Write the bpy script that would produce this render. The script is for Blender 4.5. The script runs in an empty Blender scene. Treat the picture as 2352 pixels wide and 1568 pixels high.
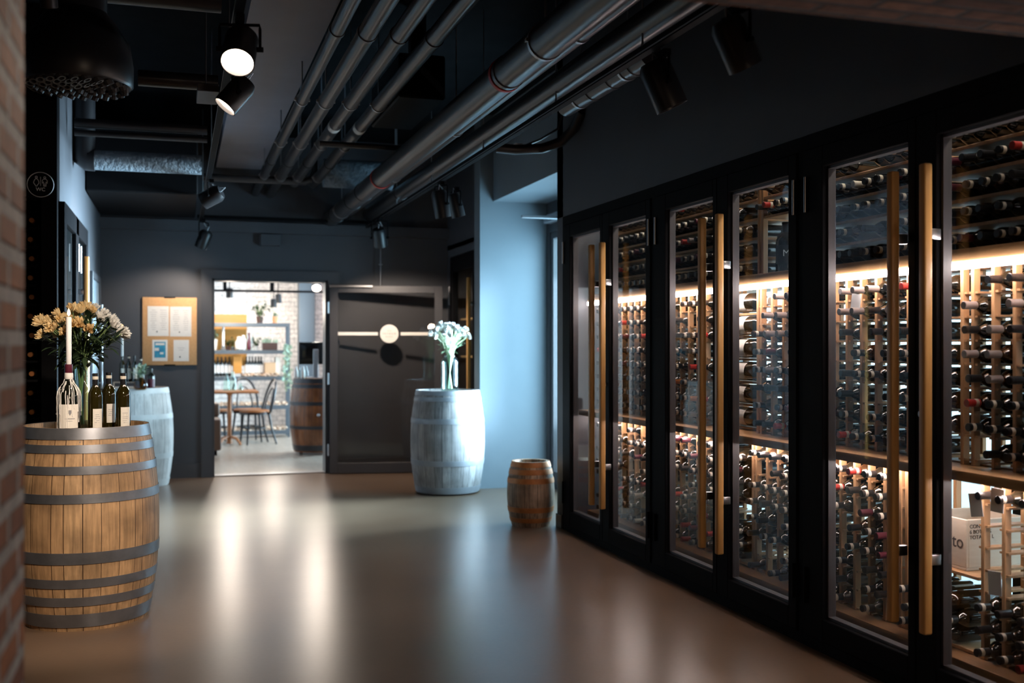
import bpy, bmesh, math, random
from mathutils import Vector, Matrix, Euler
R = random.Random(7)
sc = bpy.context.scene
COL = sc.collection
PI = math.pi
F, H, HV, CX = 2450.0, 1.36, 793.0, 1176.0          # lens in pixels of a 2352 wide frame, eye height
TH = math.atan((CX - 410) / F)
c_, s_ = math.cos(TH), math.sin(TH)

def P(u, d):                                         # plan position of a column u seen at depth d
    l = (u - CX) / F * d
    return (l * c_ + d * s_, -l * s_ + d * c_)
def ZV(v, d): return H - (v - HV) / F * d
def proj(x, y, z):
    d = x * s_ + y * c_
    return CX + F * (x * c_ - y * s_) / d, HV - F * (z - H) / d, d

# ------------------------------------------------------------------ mesh helpers
def frame_of(d):
    d = Vector(d).normalized()
    a = Vector((0, 0, 1)) if abs(d.z) < .95 else Vector((1, 0, 0))
    x = a.cross(d).normalized()
    return x, d.cross(x), d

class MB:
    def __init__(s): s.b = bmesh.new()
    def box(s, x0, x1, y0, y1, z0, z1, mx=None):
        co = [(x, y, z) for x in (x0, x1) for y in (y0, y1) for z in (z0, z1)]
        v = [s.b.verts.new(mx @ Vector(q) if mx else q) for q in co]
        for f in ((0, 1, 3, 2), (4, 6, 7, 5), (0, 4, 5, 1), (2, 3, 7, 6), (0, 2, 6, 4), (1, 5, 7, 3)):
            s.b.faces.new([v[i] for i in f])
        return s
    def rbox(s, x0, x1, y0, y1, z0, z1, r=.005, seg=2, mx=None):
        t = bmesh.new(); m = MB.__new__(MB); m.b = t
        m.box(x0, x1, y0, y1, z0, z1)
        bmesh.ops.bevel(t, geom=t.edges[:], offset=r, segments=seg, affect='EDGES', profile=.5)
        s.merge(t, mx); return s
    def merge(s, t, mx=None):
        mp = {}
        for v in t.verts: mp[v] = s.b.verts.new(mx @ v.co if mx else v.co)
        for f in t.faces:
            try: s.b.faces.new([mp[v] for v in f.verts])
            except ValueError: pass
        t.free()
    def lathe(s, prof, n=32, mx=None, cap0=True, cap1=True):
        rings = []
        for r, z in prof:
            if r < 1e-6:
                rings.append([s.b.verts.new(mx @ Vector((0, 0, z)) if mx else (0, 0, z))]); continue
            ring = []
            for i in range(n):
                q = Vector((r * math.cos(2 * PI * i / n), r * math.sin(2 * PI * i / n), z))
                ring.append(s.b.verts.new(mx @ q if mx else q))
            rings.append(ring)
        for a, b in zip(rings, rings[1:]):
            if len(a) == 1 and len(b) == 1: continue
            for i in range(n):
                j = (i + 1) % n
                if len(a) == 1: s.b.faces.new((a[0], b[i], b[j]))
                elif len(b) == 1: s.b.faces.new((a[i], a[j], b[0]))
                else: s.b.faces.new((a[i], a[j], b[j], b[i]))
        if cap0 and len(rings[0]) > 2: s.b.faces.new(rings[0][::-1])
        if cap1 and len(rings[-1]) > 2: s.b.faces.new(rings[-1])
        return s
    def cyl(s, p0, p1, r0, r1=None, n=16, caps=True):
        p0, p1 = Vector(p0), Vector(p1); r1 = r0 if r1 is None else r1
        x, y, d = frame_of(p1 - p0)
        mx = Matrix((x, y, d)).transposed().to_4x4(); mx.translation = p0
        return s.lathe([(r0, 0), (r1, (p1 - p0).length)], n, mx, caps, caps)
    def lath(s, prof, p0, d, n=24, cap0=True, cap1=True):
        x, y, dd = frame_of(d)
        mx = Matrix((x, y, dd)).transposed().to_4x4(); mx.translation = Vector(p0)
        return s.lathe(prof, n, mx, cap0, cap1)
    def tube(s, pts, r, n=8, closed=False):
        pts = [Vector(p) for p in pts]; m = len(pts); rings = []
        rr = r if isinstance(r, (list, tuple)) else [r] * m
        prev = None
        for i, p in enumerate(pts):
            if closed: t = pts[(i + 1) % m] - pts[i - 1]
            else: t = pts[min(i + 1, m - 1)] - pts[max(i - 1, 0)]
            x, y, d = frame_of(t)
            if prev is not None:
                x = (prev - prev.dot(d) * d)
                x = x.normalized() if x.length > 1e-6 else frame_of(t)[0]
                y = d.cross(x)
            prev = x
            rings.append([s.b.verts.new(p + rr[i] * (math.cos(2 * PI * k / n) * x + math.sin(2 * PI * k / n) * y)) for k in range(n)])
        for i in range(m if closed else m - 1):
            a, b = rings[i], rings[(i + 1) % m]
            for k in range(n):
                s.b.faces.new((a[k], a[(k + 1) % n], b[(k + 1) % n], b[k]))
        if not closed:
            s.b.faces.new(rings[0][::-1]); s.b.faces.new(rings[-1])
        return s
    def leaf(s, p, d, up, ln, w, curl=.25):
        p, d, up = Vector(p), Vector(d).normalized(), Vector(up)
        sd = d.cross(up).normalized(); up = sd.cross(d)
        row = []
        for t, ww in ((0, .12), (.3, .8), (.6, 1), (.85, .55), (1, .04)):
            q = p + d * ln * t - up * curl * ln * t * t
            row.append((s.b.verts.new(q - sd * w * ww * .5 + up * w * .12 * ww), s.b.verts.new(q), s.b.verts.new(q + sd * w * ww * .5 + up * w * .12 * ww)))
        for a, b in zip(row, row[1:]):
            s.b.faces.new((a[0], a[1], b[1], b[0])); s.b.faces.new((a[1], a[2], b[2], b[1]))
        return s
    def poly(s, pts): s.b.faces.new([s.b.verts.new(p) for p in pts]); return s
    def build(s, name, mat, parent=None, at=None, smooth=True, rot=None, auto=True):
        bm = s.b
        bmesh.ops.recalc_face_normals(bm, faces=bm.faces[:])
        me = bpy.data.meshes.new(name)
        sh = Vector((0, 0, 0))
        if parent is None and at is None and auto and bm.verts:
            xs = [v.co.x for v in bm.verts]; ys = [v.co.y for v in bm.verts]; zs = [v.co.z for v in bm.verts]
            sh = Vector(((min(xs) + max(xs)) / 2, (min(ys) + max(ys)) / 2, min(zs)))
            bmesh.ops.translate(bm, vec=-sh, verts=bm.verts[:])
        if smooth:
            for f in bm.faces: f.smooth = True
            for e in bm.edges:
                if len(e.link_faces) == 2 and e.calc_face_angle(0) > .6: e.smooth = False
        bm.to_mesh(me); bm.free()
        me.materials.append(mat)
        o = bpy.data.objects.new(name, me); COL.objects.link(o)
        if parent: o.parent = parent
        o.location = at if at is not None else sh
        if rot: o.rotation_euler = rot
        return o

def tag(o, label, cat, group=None, kind=None):
    o['label'] = label; o['category'] = cat
    if group: o['group'] = group
    if kind: o['kind'] = kind
    return o
def thing(name, label, cat, loc=(0, 0, 0), rz=0, group=None):
    o = bpy.data.objects.new(name, None); COL.objects.link(o); o.empty_display_size = .1
    o.location = loc; o.rotation_euler = (0, 0, rz)
    return tag(o, label, cat, group)
KIDS = {}
def kids(o): return [q for q in bpy.data.objects if q.parent == o]
def dup(o, parent=None, kl=None):
    n = o.copy(); COL.objects.link(n)
    if parent: n.parent = parent
    for ch in (kl if kl is not None else kids(o)):
        dup(ch, n, None if kl is None else [])
    return n
def struct(m, name, mat, smooth=False):
    o = m.build(name, mat, smooth=smooth, auto=False); o['kind'] = 'structure'; return o
def B(*a): return MB().box(*a)
def text(body, size, mat, parent, loc, rot, name='lettering', sx=1.0, ext=.0006, al='CENTER'):
    cu = bpy.data.curves.new(name, 'FONT'); cu.body = body; cu.size = size; cu.align_x = al; cu.align_y = 'CENTER'
    cu.extrude = ext; cu.materials.append(mat)
    f = bpy.data.objects.new(name, cu); COL.objects.link(f); bpy.context.view_layer.update()
    me = bpy.data.meshes.new_from_object(f.evaluated_get(bpy.context.evaluated_depsgraph_get())); bpy.data.objects.remove(f)
    me.transform(Matrix.Diagonal((sx, 1, 1, 1))); me.name = name
    if not me.materials: me.materials.append(mat)
    o = bpy.data.objects.new(name, me); COL.objects.link(o); o.parent = parent; o.location = loc; o.rotation_euler = rot
    return o

# ------------------------------------------------------------------ materials
def nt(name):
    m = bpy.data.materials.new(name); m.use_nodes = True
    t = m.node_tree; b = t.nodes['Principled BSDF']; return m, t, b
def N(t, kind, **kw):
    n = t.nodes.new(kind)
    for k, v in kw.items():
        if k.startswith('i_'):
            k = k[2:]; n.inputs[int(k) if k.isdigit() else k.replace('_', ' ')].default_value = v
        else: setattr(n, k, v)
    return n
def L(t, a, b): t.links.new(a, b)
def c4(c): return (c[0], c[1], c[2], 1)
def mathn(t, op, a, b=None):
    n = N(t, 'ShaderNodeMath', operation=op)
    for i, q in enumerate((a, b)):
        if q is None: continue
        if isinstance(q, (int, float)): n.inputs[i].default_value = q
        else: L(t, q, n.inputs[i])
    return n.outputs[0]
def mixc(t, fac, a, b, mode='MIX'):
    n = N(t, 'ShaderNodeMix', data_type='RGBA', blend_type=mode)
    for i, q in ((0, fac), (6, a), (7, b)):
        if isinstance(q, (int, float)): n.inputs[i].default_value = q
        elif isinstance(q, tuple): n.inputs[i].default_value = c4(q)
        else: L(t, q, n.inputs[i])
    return n.outputs[2]
def ramp(t, src, stops):
    n = N(t, 'ShaderNodeValToRGB'); e = n.color_ramp.elements
    while len(e) < len(stops): e.new(.5)
    for q, (p, c) in zip(e, stops): q.position = p; q.color = c4(c)
    L(t, src, n.inputs[0]); return n.outputs[0]
def mat(name, col, rough=.5, metal=0, col2=None, scale=6, stretch=(1, 1, 1), bump=0, spec=.5, emit=None, es=0, rv=0, trans=0, coat=0, detail=4):
    m, t, b = nt(name)
    b.inputs['Base Color'].default_value = c4(col); b.inputs['Roughness'].default_value = rough
    b.inputs['Metallic'].default_value = metal; b.inputs['Specular IOR Level'].default_value = spec
    b.inputs['Coat Weight'].default_value = coat
    if trans: b.inputs['Transmission Weight'].default_value = trans
    if emit: b.inputs['Emission Color'].default_value = c4(emit); b.inputs['Emission Strength'].default_value = es
    if col2 or bump or rv:
        tc = N(t, 'ShaderNodeTexCoord'); mp = N(t, 'ShaderNodeMapping'); mp.inputs['Scale'].default_value = stretch
        L(t, tc.outputs['Object'], mp.inputs[0])
        nz = N(t, 'ShaderNodeTexNoise', i_Scale=scale, i_Detail=detail, i_Roughness=.6); L(t, mp.outputs[0], nz.inputs['Vector'])
        if col2: L(t, ramp(t, nz.outputs[0], [(.3, col), (.7, col2)]), b.inputs['Base Color'])
        if rv:
            mr = N(t, 'ShaderNodeMapRange', i_3=rough - rv, i_4=rough + rv); L(t, nz.outputs[0], mr.inputs[0]); L(t, mr.outputs[0], b.inputs['Roughness'])
        if bump:
            bp = N(t, 'ShaderNodeBump', i_Strength=bump, i_Distance=.01); L(t, nz.outputs[0], bp.inputs['Height']); L(t, bp.outputs[0], b.inputs['Normal'])
    return m
def glassm(name, tint=(.93, .97, .97), ior=1.5, rough=0.0, gain=1.0):
    m = bpy.data.materials.new(name); m.use_nodes = True; t = m.node_tree; t.nodes.remove(t.nodes['Principled BSDF'])
    out = t.nodes['Material Output']
    tr = N(t, 'ShaderNodeBsdfTransparent'); tr.inputs[0].default_value = c4(tint)
    gl = N(t, 'ShaderNodeBsdfGlossy'); gl.inputs['Roughness'].default_value = rough
    fr = N(t, 'ShaderNodeFresnel', i_IOR=ior); mx = N(t, 'ShaderNodeMixShader')
    ge = N(t, 'ShaderNodeNewGeometry')
    f0 = mathn(t, 'MULTIPLY', mathn(t, 'MULTIPLY', fr.outputs[0], gain), mathn(t, 'SUBTRACT', 1.0, ge.outputs['Backfacing']))
    L(t, mathn(t, 'MINIMUM', f0, 1.0), mx.inputs[0])
    L(t, tr.outputs[0], mx.inputs[1]); L(t, gl.outputs[0], mx.inputs[2]); L(t, mx.outputs[0], out.inputs[0])
    return m
def brickm(name, axes, c1, c2, mortar, bw, bh, ms=.01, rough=.85, bump=.6, off=(0, 0)):
    m, t, b = nt(name)
    tc = N(t, 'ShaderNodeTexCoord'); sp = N(t, 'ShaderNodeSeparateXYZ'); cb = N(t, 'ShaderNodeCombineXYZ')
    L(t, tc.outputs['Object'], sp.inputs[0])
    L(t, mathn(t, 'ADD', sp.outputs[axes[0]], off[0]), cb.inputs[0]); L(t, mathn(t, 'ADD', sp.outputs[axes[1]], off[1]), cb.inputs[1])
    br = N(t, 'ShaderNodeTexBrick'); br.inputs['Scale'].default_value = 1
    br.inputs['Brick Width'].default_value = bw; br.inputs['Row Height'].default_value = bh
    br.inputs['Mortar Size'].default_value = ms; br.inputs['Mortar Smooth'].default_value = .3; br.inputs['Bias'].default_value = 0
    for k, c in (('Color1', c1), ('Color2', c2), ('Mortar', mortar)): br.inputs[k].default_value = c4(c)
    L(t, cb.outputs[0], br.inputs['Vector'])
    nz = N(t, 'ShaderNodeTexNoise', i_Scale=22, i_Detail=5); L(t, tc.outputs['Object'], nz.inputs['Vector'])
    L(t, mixc(t, .55, br.outputs[0], ramp(t, nz.outputs[0], [(.3, (.35, .35, .35)), (.7, (1.3, 1.25, 1.2))]), 'MULTIPLY'), b.inputs['Base Color'])
    b.inputs['Roughness'].default_value = rough
    bp = N(t, 'ShaderNodeBump', i_Strength=bump, i_Distance=.02, invert=True)
    L(t, br.outputs['Fac'], bp.inputs['Height']); L(t, bp.outputs[0], b.inputs['Normal'])
    return m
def stavem(name, ca, cb2, cl, n, rough=.6, grain=(.55, 1.2), dirt=.35):
    m, t, b = nt(name)
    tc = N(t, 'ShaderNodeTexCoord'); sp = N(t, 'ShaderNodeSeparateXYZ'); L(t, tc.outputs['Object'], sp.inputs[0])
    an = mathn(t, 'MULTIPLY', mathn(t, 'ARCTAN2', sp.outputs[1], sp.outputs[0]), n / (2 * PI))
    wob = N(t, 'ShaderNodeTexNoise', noise_dimensions='1D', i_Scale=.9, i_Detail=0); L(t, an, wob.inputs['W'])
    an = mathn(t, 'ADD', an, mathn(t, 'MULTIPLY', wob.outputs[0], 1.3))
    fl = mathn(t, 'FLOOR', an); fr = mathn(t, 'FRACT', an)
    wn = N(t, 'ShaderNodeTexWhiteNoise', noise_dimensions='1D'); L(t, fl, wn.inputs['W'])
    base = ramp(t, wn.outputs['Value'], [(0, ca), (1, cb2)])
    mp = N(t, 'ShaderNodeMapping'); mp.inputs['Scale'].default_value = (28, 28, 1.6); L(t, tc.outputs['Object'], mp.inputs[0])
    off = N(t, 'ShaderNodeCombineXYZ'); L(t, mathn(t, 'MULTIPLY', fl, 3.7), off.inputs[2]); L(t, off.outputs[0], mp.inputs['Location'])
    nz = N(t, 'ShaderNodeTexNoise', i_Scale=2.2, i_Detail=6, i_Roughness=.65); L(t, mp.outputs[0], nz.inputs['Vector'])
    g = ramp(t, nz.outputs[0], [(.28, (grain[0],) * 3), (.68, (grain[1],) * 3)])
    n2 = N(t, 'ShaderNodeTexNoise', i_Scale=7, i_Detail=4); L(t, tc.outputs['Object'], n2.inputs['Vector'])
    g2 = ramp(t, n2.outputs[0], [(.35, (1 - dirt,) * 3), (.6, (1.05,) * 3)])
    colr = mixc(t, 1, mixc(t, 1, base, g, 'MULTIPLY'), g2, 'MULTIPLY')
    ed = mathn(t, 'LESS_THAN', mathn(t, 'MINIMUM', fr, mathn(t, 'SUBTRACT', 1, fr)), .028)
    L(t, mixc(t, ed, colr, cl), b.inputs['Base Color']); b.inputs['Roughness'].default_value = rough
    bp = N(t, 'ShaderNodeBump', i_Strength=.25, i_Distance=.004); L(t, mathn(t, 'SUBTRACT', nz.outputs[0], ed), bp.inputs['Height']); L(t, bp.outputs[0], b.inputs['Normal'])
    return m

M = {}
M['wall'] = mat('slate wall paint', (.062, .066, .078), .55, col2=(.07, .074, .086), scale=3, bump=.03)
M['pier'] = mat('blue grey wall paint', (.20, .245, .28), .6, col2=(.22, .265, .30), scale=2)
M['black'] = mat('black paint', (.006, .006, .007), .6, spec=.08)
M['deck'] = mat('dark ceiling concrete', (.005, .006, .007), .9, col2=(.009, .010, .012), scale=5, spec=.05)
M['beam'] = mat('grey beam plaster', (.44, .44, .51), .7, col2=(.48, .48, .55), scale=4)
M['frame'] = mat('black cabinet lacquer', (.006, .006, .007), .6, spec=.04)
M['doorpaint'] = mat('anthracite door paint', (.055, .054, .06), .4)
M['trimpaint'] = mat('slate trim paint', (.06, .064, .075), .4)
M['pipe'] = mat('dark painted pipe', (.024, .022, .024), .30, spec=.5)
M['pipe2'] = mat('black painted duct', (.018, .018, .021), .34)
M['quilt'] = mat('quilted duct wrap', (.14, .18, .22), .5, col2=(.26, .32, .37), scale=34, bump=3)
M['steel'] = mat('brushed steel', (.55, .56, .58), .3, 1)
M['zinc'] = mat('galvanised clamp', (.45, .47, .5), .35, .9)
M['red'] = mat('red rubber liner', (.5, .03, .02), .5)
M['oak'] = mat('oiled oak handle', (.50, .26, .075), .42, col2=(.62, .34, .11), scale=5, stretch=(14, 14, .6), bump=.05)
M['rackwood'] = mat('pine rack wood', (.50, .27, .125), .5, col2=(.62, .36, .18), scale=4, stretch=(9, 9, 1), bump=.04)
M['counter'] = mat('oak counter wood', (.50, .27, .11), .4, col2=(.62, .36, .17), scale=4, stretch=(8, 1, 8), bump=.04)
M['plinth'] = mat('brown plinth wood', (.24, .12, .05), .45, col2=(.32, .17, .07), scale=4, stretch=(8, 1, 8))
M['led_c'] = mat('lit ceiling strip', (1, .9, .84), .5, emit=(1, .80, .66), es=26)
M['led'] = mat('lit led profile', (1, .8, .78), .5, emit=(1, .81, .79), es=55)
M['bottle'] = mat('dark green bottle glass', (.006, .007, .005), .06, spec=.7)
M['bottle_b'] = mat('brown bottle glass', (.03, .012, .004), .06, spec=.7)
M['olive'] = mat('olive bottle glass', (.022, .017, .003), .06, spec=.7, trans=.2)
M['cap_k'] = mat('black foil', (.012, .012, .014), .3)
M['cap_r'] = mat('red foil', (.42, .03, .025), .35)
M['cap_w'] = mat('cream foil band', (.72, .66, .55), .45)
M['cap_g'] = mat('grey pewter foil', (.34, .30, .29), .32, .3)
M['cap_p'] = mat('wine purple foil', (.10, .015, .03), .35)
M['cap_o'] = mat('orange gold foil', (.55, .20, .05), .35)
M['paper'] = mat('white paper', (.82, .81, .79), .7, col2=(.78, .77, .75), scale=30)
M['ink'] = mat('grey print', (.25, .25, .26), .8)
M['label'] = mat('cream bottle label', (.80, .76, .68), .7, col2=(.74, .70, .62), scale=40)
M['wax'] = mat('candle wax', (.82, .79, .74), .45)
M['candle'] = mat('white candle', (.86, .85, .83), .5, col2=(.9, .89, .87))
M['flame'] = mat('candle flame', (1, .6, .3), .5, emit=(1, .55, .25), es=9)
M['cork'] = mat('cork board', (.62, .34, .15), .8, col2=(.70, .40, .19), scale=60)
M['glass'] = glassm('clear door glass')
M['winglass'] = glassm('clear window glass', (.96, .98, .98))
M['darkglass'] = glassm('grey tinted glass', (.90, .89, .88), gain=1.6)
M['vaseglass'] = glassm('clear vase glass', (.90, .97, .95), 1.5, gain=1.6)
M['amber'] = glassm('amber vase glass', (.60, .45, .28), 1.5, gain=1.5)
M['lamp'] = mat('lit lamp lens', (1, .9, .8), .4, emit=(1, .80, .64), es=22)
M['lampoff'] = mat('unlit lamp lens', (.04, .04, .045), .1)
M['lamphouse'] = mat('black lamp housing', (.014, .014, .016), .35)
M['hoop'] = mat('galvanised hoop', (.17, .175, .19), .42, .75, col2=(.26, .27, .29), scale=7, bump=.05, rv=.08)
M['hoop_b'] = mat('blue grey painted hoop', (.24, .26, .29), .5, .2, col2=(.30, .32, .35), scale=9)
M['hoop_w'] = mat('whitewashed hoop', (.60, .61, .60), .6, .1, col2=(.70, .70, .69), scale=8)
M['hoop_r'] = mat('rusty copper hoop', (.40, .14, .04), .5, .3, col2=(.60, .25, .08), scale=12, bump=.1)
M['hoop_d'] = mat('dark hoop', (.05, .05, .055), .35, .7)
M['st_oak'] = stavem('oak staves', (.39, .225, .105), (.55, .345, .175), (.05, .022, .008), 26)
M['st_gry'] = stavem('weathered grey staves', (.26, .255, .26), (.42, .41, .41), (.07, .07, .075), 24, .7, (.6, 1.2), .3)
M['st_wht'] = stavem('whitewashed staves', (.60, .59, .57), (.74, .73, .71), (.22, .20, .19), 22, .7, (.75, 1.1), .18)
M['st_sml'] = stavem('aged small staves', (.36, .24, .16), (.58, .42, .30), (.04, .02, .012), 20, .6, (.45, 1.3), .5)
M['st_red'] = stavem('varnished red oak staves', (.17, .055, .018), (.26, .09, .03), (.03, .01, .004), 22, .25, (.6, 1.2), .3)
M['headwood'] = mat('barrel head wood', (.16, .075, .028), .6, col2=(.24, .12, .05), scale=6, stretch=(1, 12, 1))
M['headgrey'] = mat('grey barrel head wood', (.40, .41, .42), .6, col2=(.5, .51, .52), scale=6, stretch=(1, 12, 1))
M['stem'] = mat('green stems', (.16, .24, .09), .5)
M['stemp'] = mat('pale stems', (.42, .52, .30), .5)
M['leafm'] = mat('dark green leaves', (.022, .042, .018), .45, col2=(.04, .07, .03), scale=10)
M['leafp'] = mat('pale green leaves', (.22, .34, .20), .5)
M['sage'] = mat('sage leaves', (.26, .36, .27), .6)
M['petal_y'] = mat('cream yellow petals', (.80, .54, .22), .55, col2=(.86, .70, .42), scale=30)
M['petal_w'] = mat('white petals', (.86, .84, .78), .55, col2=(.90, .89, .85), scale=30)
M['tile'] = brickm('white glazed tiles', (0, 2), (.80, .78, .76), (.72, .71, .70), (.42, .41, .41), .20, .078, .006, .35, .3)
M['shelfpaint'] = mat('blue grey steel shelf', (.085, .105, .125), .5)
M['chairblack'] = mat('black bentwood', (.012, .014, .018), .3)
M['seatwood'] = mat('brown seat wood', (.30, .11, .035), .4, col2=(.38, .15, .05), scale=5)
M['leather'] = mat('brown leather', (.10, .055, .035), .5)
M['terracotta'] = mat('terracotta', (.60, .28, .14), .8)
M['planter'] = mat('dark brown planter', (.06, .03, .025), .6)
M['ochre'] = mat('orange brown wood panel', (.55, .24, .05), .5, col2=(.62, .29, .07), scale=4, stretch=(.6, 6, 6))
M['kraft'] = mat('kraft cardboard', (.60, .40, .24), .8)
M['white'] = mat('white enamel', (.80, .80, .80), .4)
M['screen'] = mat('black screen', (.006, .006, .007), .12)
M['crate'] = mat('pale pine crate', (.66, .54, .42), .7, col2=(.74, .62, .50), scale=5, stretch=(2, 2, 12))
M['print'] = mat('dark crate print', (.06, .05, .05), .8)
M['blueposter'] = mat('blue poster print', (.02, .14, .30), .6, col2=(.05, .42, .62), scale=14)
M['signline'] = mat('white sign print', (.9, .9, .9), .6)
M['sticker'] = mat('white vinyl sticker', (.84, .80, .75), .6)
M['pave'] = mat('street paving', (.55, .55, .54), .9, col2=(.62, .62, .61), scale=3)
M['corks'] = mat('wine corks', (.66, .46, .32), .8, col2=(.80, .62, .48), scale=40)
M['oxide'] = mat('red brick column paint', (.30, .09, .045), .7)
M['brick_j'] = brickm('red brick jamb', (1, 2), (.36, .13, .045), (.16, .05, .022), (.42, .40, .39), .24, .0775, .017, .85, 1, (0.03, .02))
M['brick_f'] = brickm('red brick face', (0, 2), (.36, .13, .045), (.16, .05, .022), (.30, .25, .22), .24, .0775, .014)
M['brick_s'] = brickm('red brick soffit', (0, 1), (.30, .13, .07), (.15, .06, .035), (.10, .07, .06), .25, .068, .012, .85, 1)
M['brick_x'] = brickm('street brick', (1, 2), (.58, .30, .20), (.42, .20, .13), (.7, .66, .6), .24, .08, .012)

def floor_mat():
    m, t, b = nt('polished brown concrete')
    tc = N(t, 'ShaderNodeTexCoord')
    n1 = N(t, 'ShaderNodeTexNoise', i_Scale=.8, i_Detail=3, i_Roughness=.5); L(t, tc.outputs['Object'], n1.inputs['Vector'])
    mp = N(t, 'ShaderNodeMapping'); mp.inputs['Scale'].default_value = (1, 1.6, 1); L(t, tc.outputs['Object'], mp.inputs[0])
    n2 = N(t, 'ShaderNodeTexNoise', i_Scale=40, i_Detail=3); L(t, tc.outputs['Object'], n2.inputs['Vector'])
    base = ramp(t, n1.outputs[0], [(.3, (.13, .080, .050)), (.7, (.20, .132, .088))])
    L(t, mixc(t, .5, base, ramp(t, n2.outputs[0], [(.2, (.86, .86, .86)), (.8, (1.14, 1.14, 1.14))]), 'MULTIPLY'), b.inputs['Base Color'])
    b.inputs['Roughness'].default_value = .28
    b.inputs['Specular IOR Level'].default_value = .55
    return m
M['floor'] = floor_mat()
M['floor_b'] = mat('pale oiled parquet', (.36, .30, .24), .28, col2=(.46, .39, .32), scale=3, stretch=(6, 1, 1), spec=.6)

# ------------------------------------------------------------------ setting
struct(B(-3.2, 3.6, -2.7, 11.55, -.1, 0), 'floor', M['floor'])
struct(B(-1.2, 4.6, 11.55, 18.8, -.1, 0), 'floor_shop', M['floor_b'])
struct(B(-3.2, 3.7, -2.7, 11.65, 3.55, 3.65), 'ceiling', M['deck'])
struct(B(.37, .825, 2.33, 11.45, 3.2, 3.55), 'ceiling_beam', M['beam'])
# back wall round the shop doorway
m = B(-.95, .33, 11.45, 11.65, 0, 3.55).box(1.516, 3.7, 11.45, 11.65, 0, 3.55).box(.33, 1.516, 11.45, 11.65, 2.05, 3.55)
struct(m, 'wall_back', M['wall'])
struct(B(-.75, 2.83, 11.37, 11.45, 2.53, 2.64), 'trim_1', M['wall'])
m = B(.223, .331, 11.405, 11.45, 0, 2.14).box(1.516, 1.637, 11.405, 11.45, 0, 2.14).box(.331, 1.516, 11.405, 11.45, 2.05, 2.14)
m.box(.331, .355, 11.43, 11.65, 0, 2.05).box(1.492, 1.516, 11.43, 11.65, 0, 2.05).box(.331, 1.516, 11.43, 11.65, 2.03, 2.05)
struct(m, 'trim_2', M['trimpaint'])
struct(B(-.75, .223, 11.432, 11.45, 0, .145).box(1.637, 2.83, 11.432, 11.45, 0, .145), 'baseboard_back', M['trimpaint'])
struct(B(.331, 1.516, 11.45, 11.6, 0, .012), 'trim_3', M['steel'])
# left side
struct(B(-.83, -.75, 7.6, 11.45, 0, 3.55), 'wall_left', M['wall'])
m = B(-2.75, -.748, 7.44, 7.6, 2.306, 3.55).box(-.84, -.748, 7.44, 7.6, 0, 2.306)
struct(m, 'wall_left_return', M['black'])  # same dark wall paint, coloured black here to stand for shade
struct(B(-2.9, -2.75, 2.33, 7.9, 0, 3.55).box(-2.9, -.83, 7.9, 8.05, 0, 3.55), 'wall_left_near', M['black'])
# brick wall the camera looks through
struct(B(-3.2, -.295, 1.75, 2.33, 0, 3.55), 'wall_brick_left', M['brick_j'])
struct(B(-.295, 3.6, 1.75, 2.33, 2.19, 3.55), 'wall_brick_lintel', M['brick_s'])
struct(B(2.86, 3.6, 1.75, 2.33, 0, 2.19), 'wall_brick_right', M['brick_f'])
struct(B(-3.2, 3.6, -2.8, -2.7, 0, 3.55), 'wall_front', M['wall'])
struct(B(-3.3, -3.2, -2.7, 1.75, 0, 3.55), 'wall_front_left', M['wall'])
struct(B(3.6, 3.7, -2.7, 2.4, 0, 3.55), 'wall_front_right', M['wall'])
# right side: wall over the wine cabinets, stub, niche, pier, wall behind the pier
m = B(2.72, 2.86, 2.33, 7.56, 2.312, 3.55).box(2.72, 2.815, 2.33, 2.658, 0, 2.312).box(2.72, 3.75, 7.432, 7.56, 0, 3.55)
struct(m, 'wall_right', M['wall'])
struct(B(2.708, 2.72, 7.44, 7.56, 0, .1).box(2.72, 3.4, 7.56, 7.572, 0, .1), 'baseboard_right', M['trimpaint'])
struct(B(2.86, 3.6, 7.56, 9.75, 2.73, 3.55), 'wall_niche_header', M['pier'])
struct(B(2.73, 3.75, 9.75, 9.95, 0, 3.55), 'wall_pier', M['pier'])
m = B(2.83, 3.0, 9.95, 11.45, 2.32, 3.55).box(2.83, 3.0, 11.27, 11.45, 0, 2.32)
struct(m, 'wall_right_rear', M['wall'])
struct(B(3.45, 3.55, 9.95, 11.45, 0, 2.4).box(2.83, 3.55, 9.95, 11.45, 2.4, 2.45), 'wall_rear_cabinet', M['wall'])
struct(B(2.86, 3.75, 2.33, 7.432, 2.46, 2.56), 'ceiling_wine_room', M['beam'])
struct(B(3.6, 3.75, 2.2, 2.33, 0, 2.5), 'wall_wine_room_end', M['wall'])
# street windows behind the racks
for i, (y0, y1) in enumerate(((2.33, 3.9), (3.9, 5.6), (5.6, 7.432))):
    fr = B(3.62, 3.68, y0, y0 + .05, .0, 2.46).box(3.62, 3.68, y1 - .05, y1, .0, 2.46).box(3.62, 3.68, y0 + .05, y1 - .05, 0, .12).box(3.62, 3.68, y0 + .05, y1 - .05, 2.38, 2.46)
    o = struct(fr, 'window_%d' % (i + 1), M['frame'])
    B(3.645, 3.655, y0 + .05, y1 - .05, .12, 2.38).build('glass_pane', M['winglass'], o, at=(0, 0, 0), smooth=False)
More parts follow.
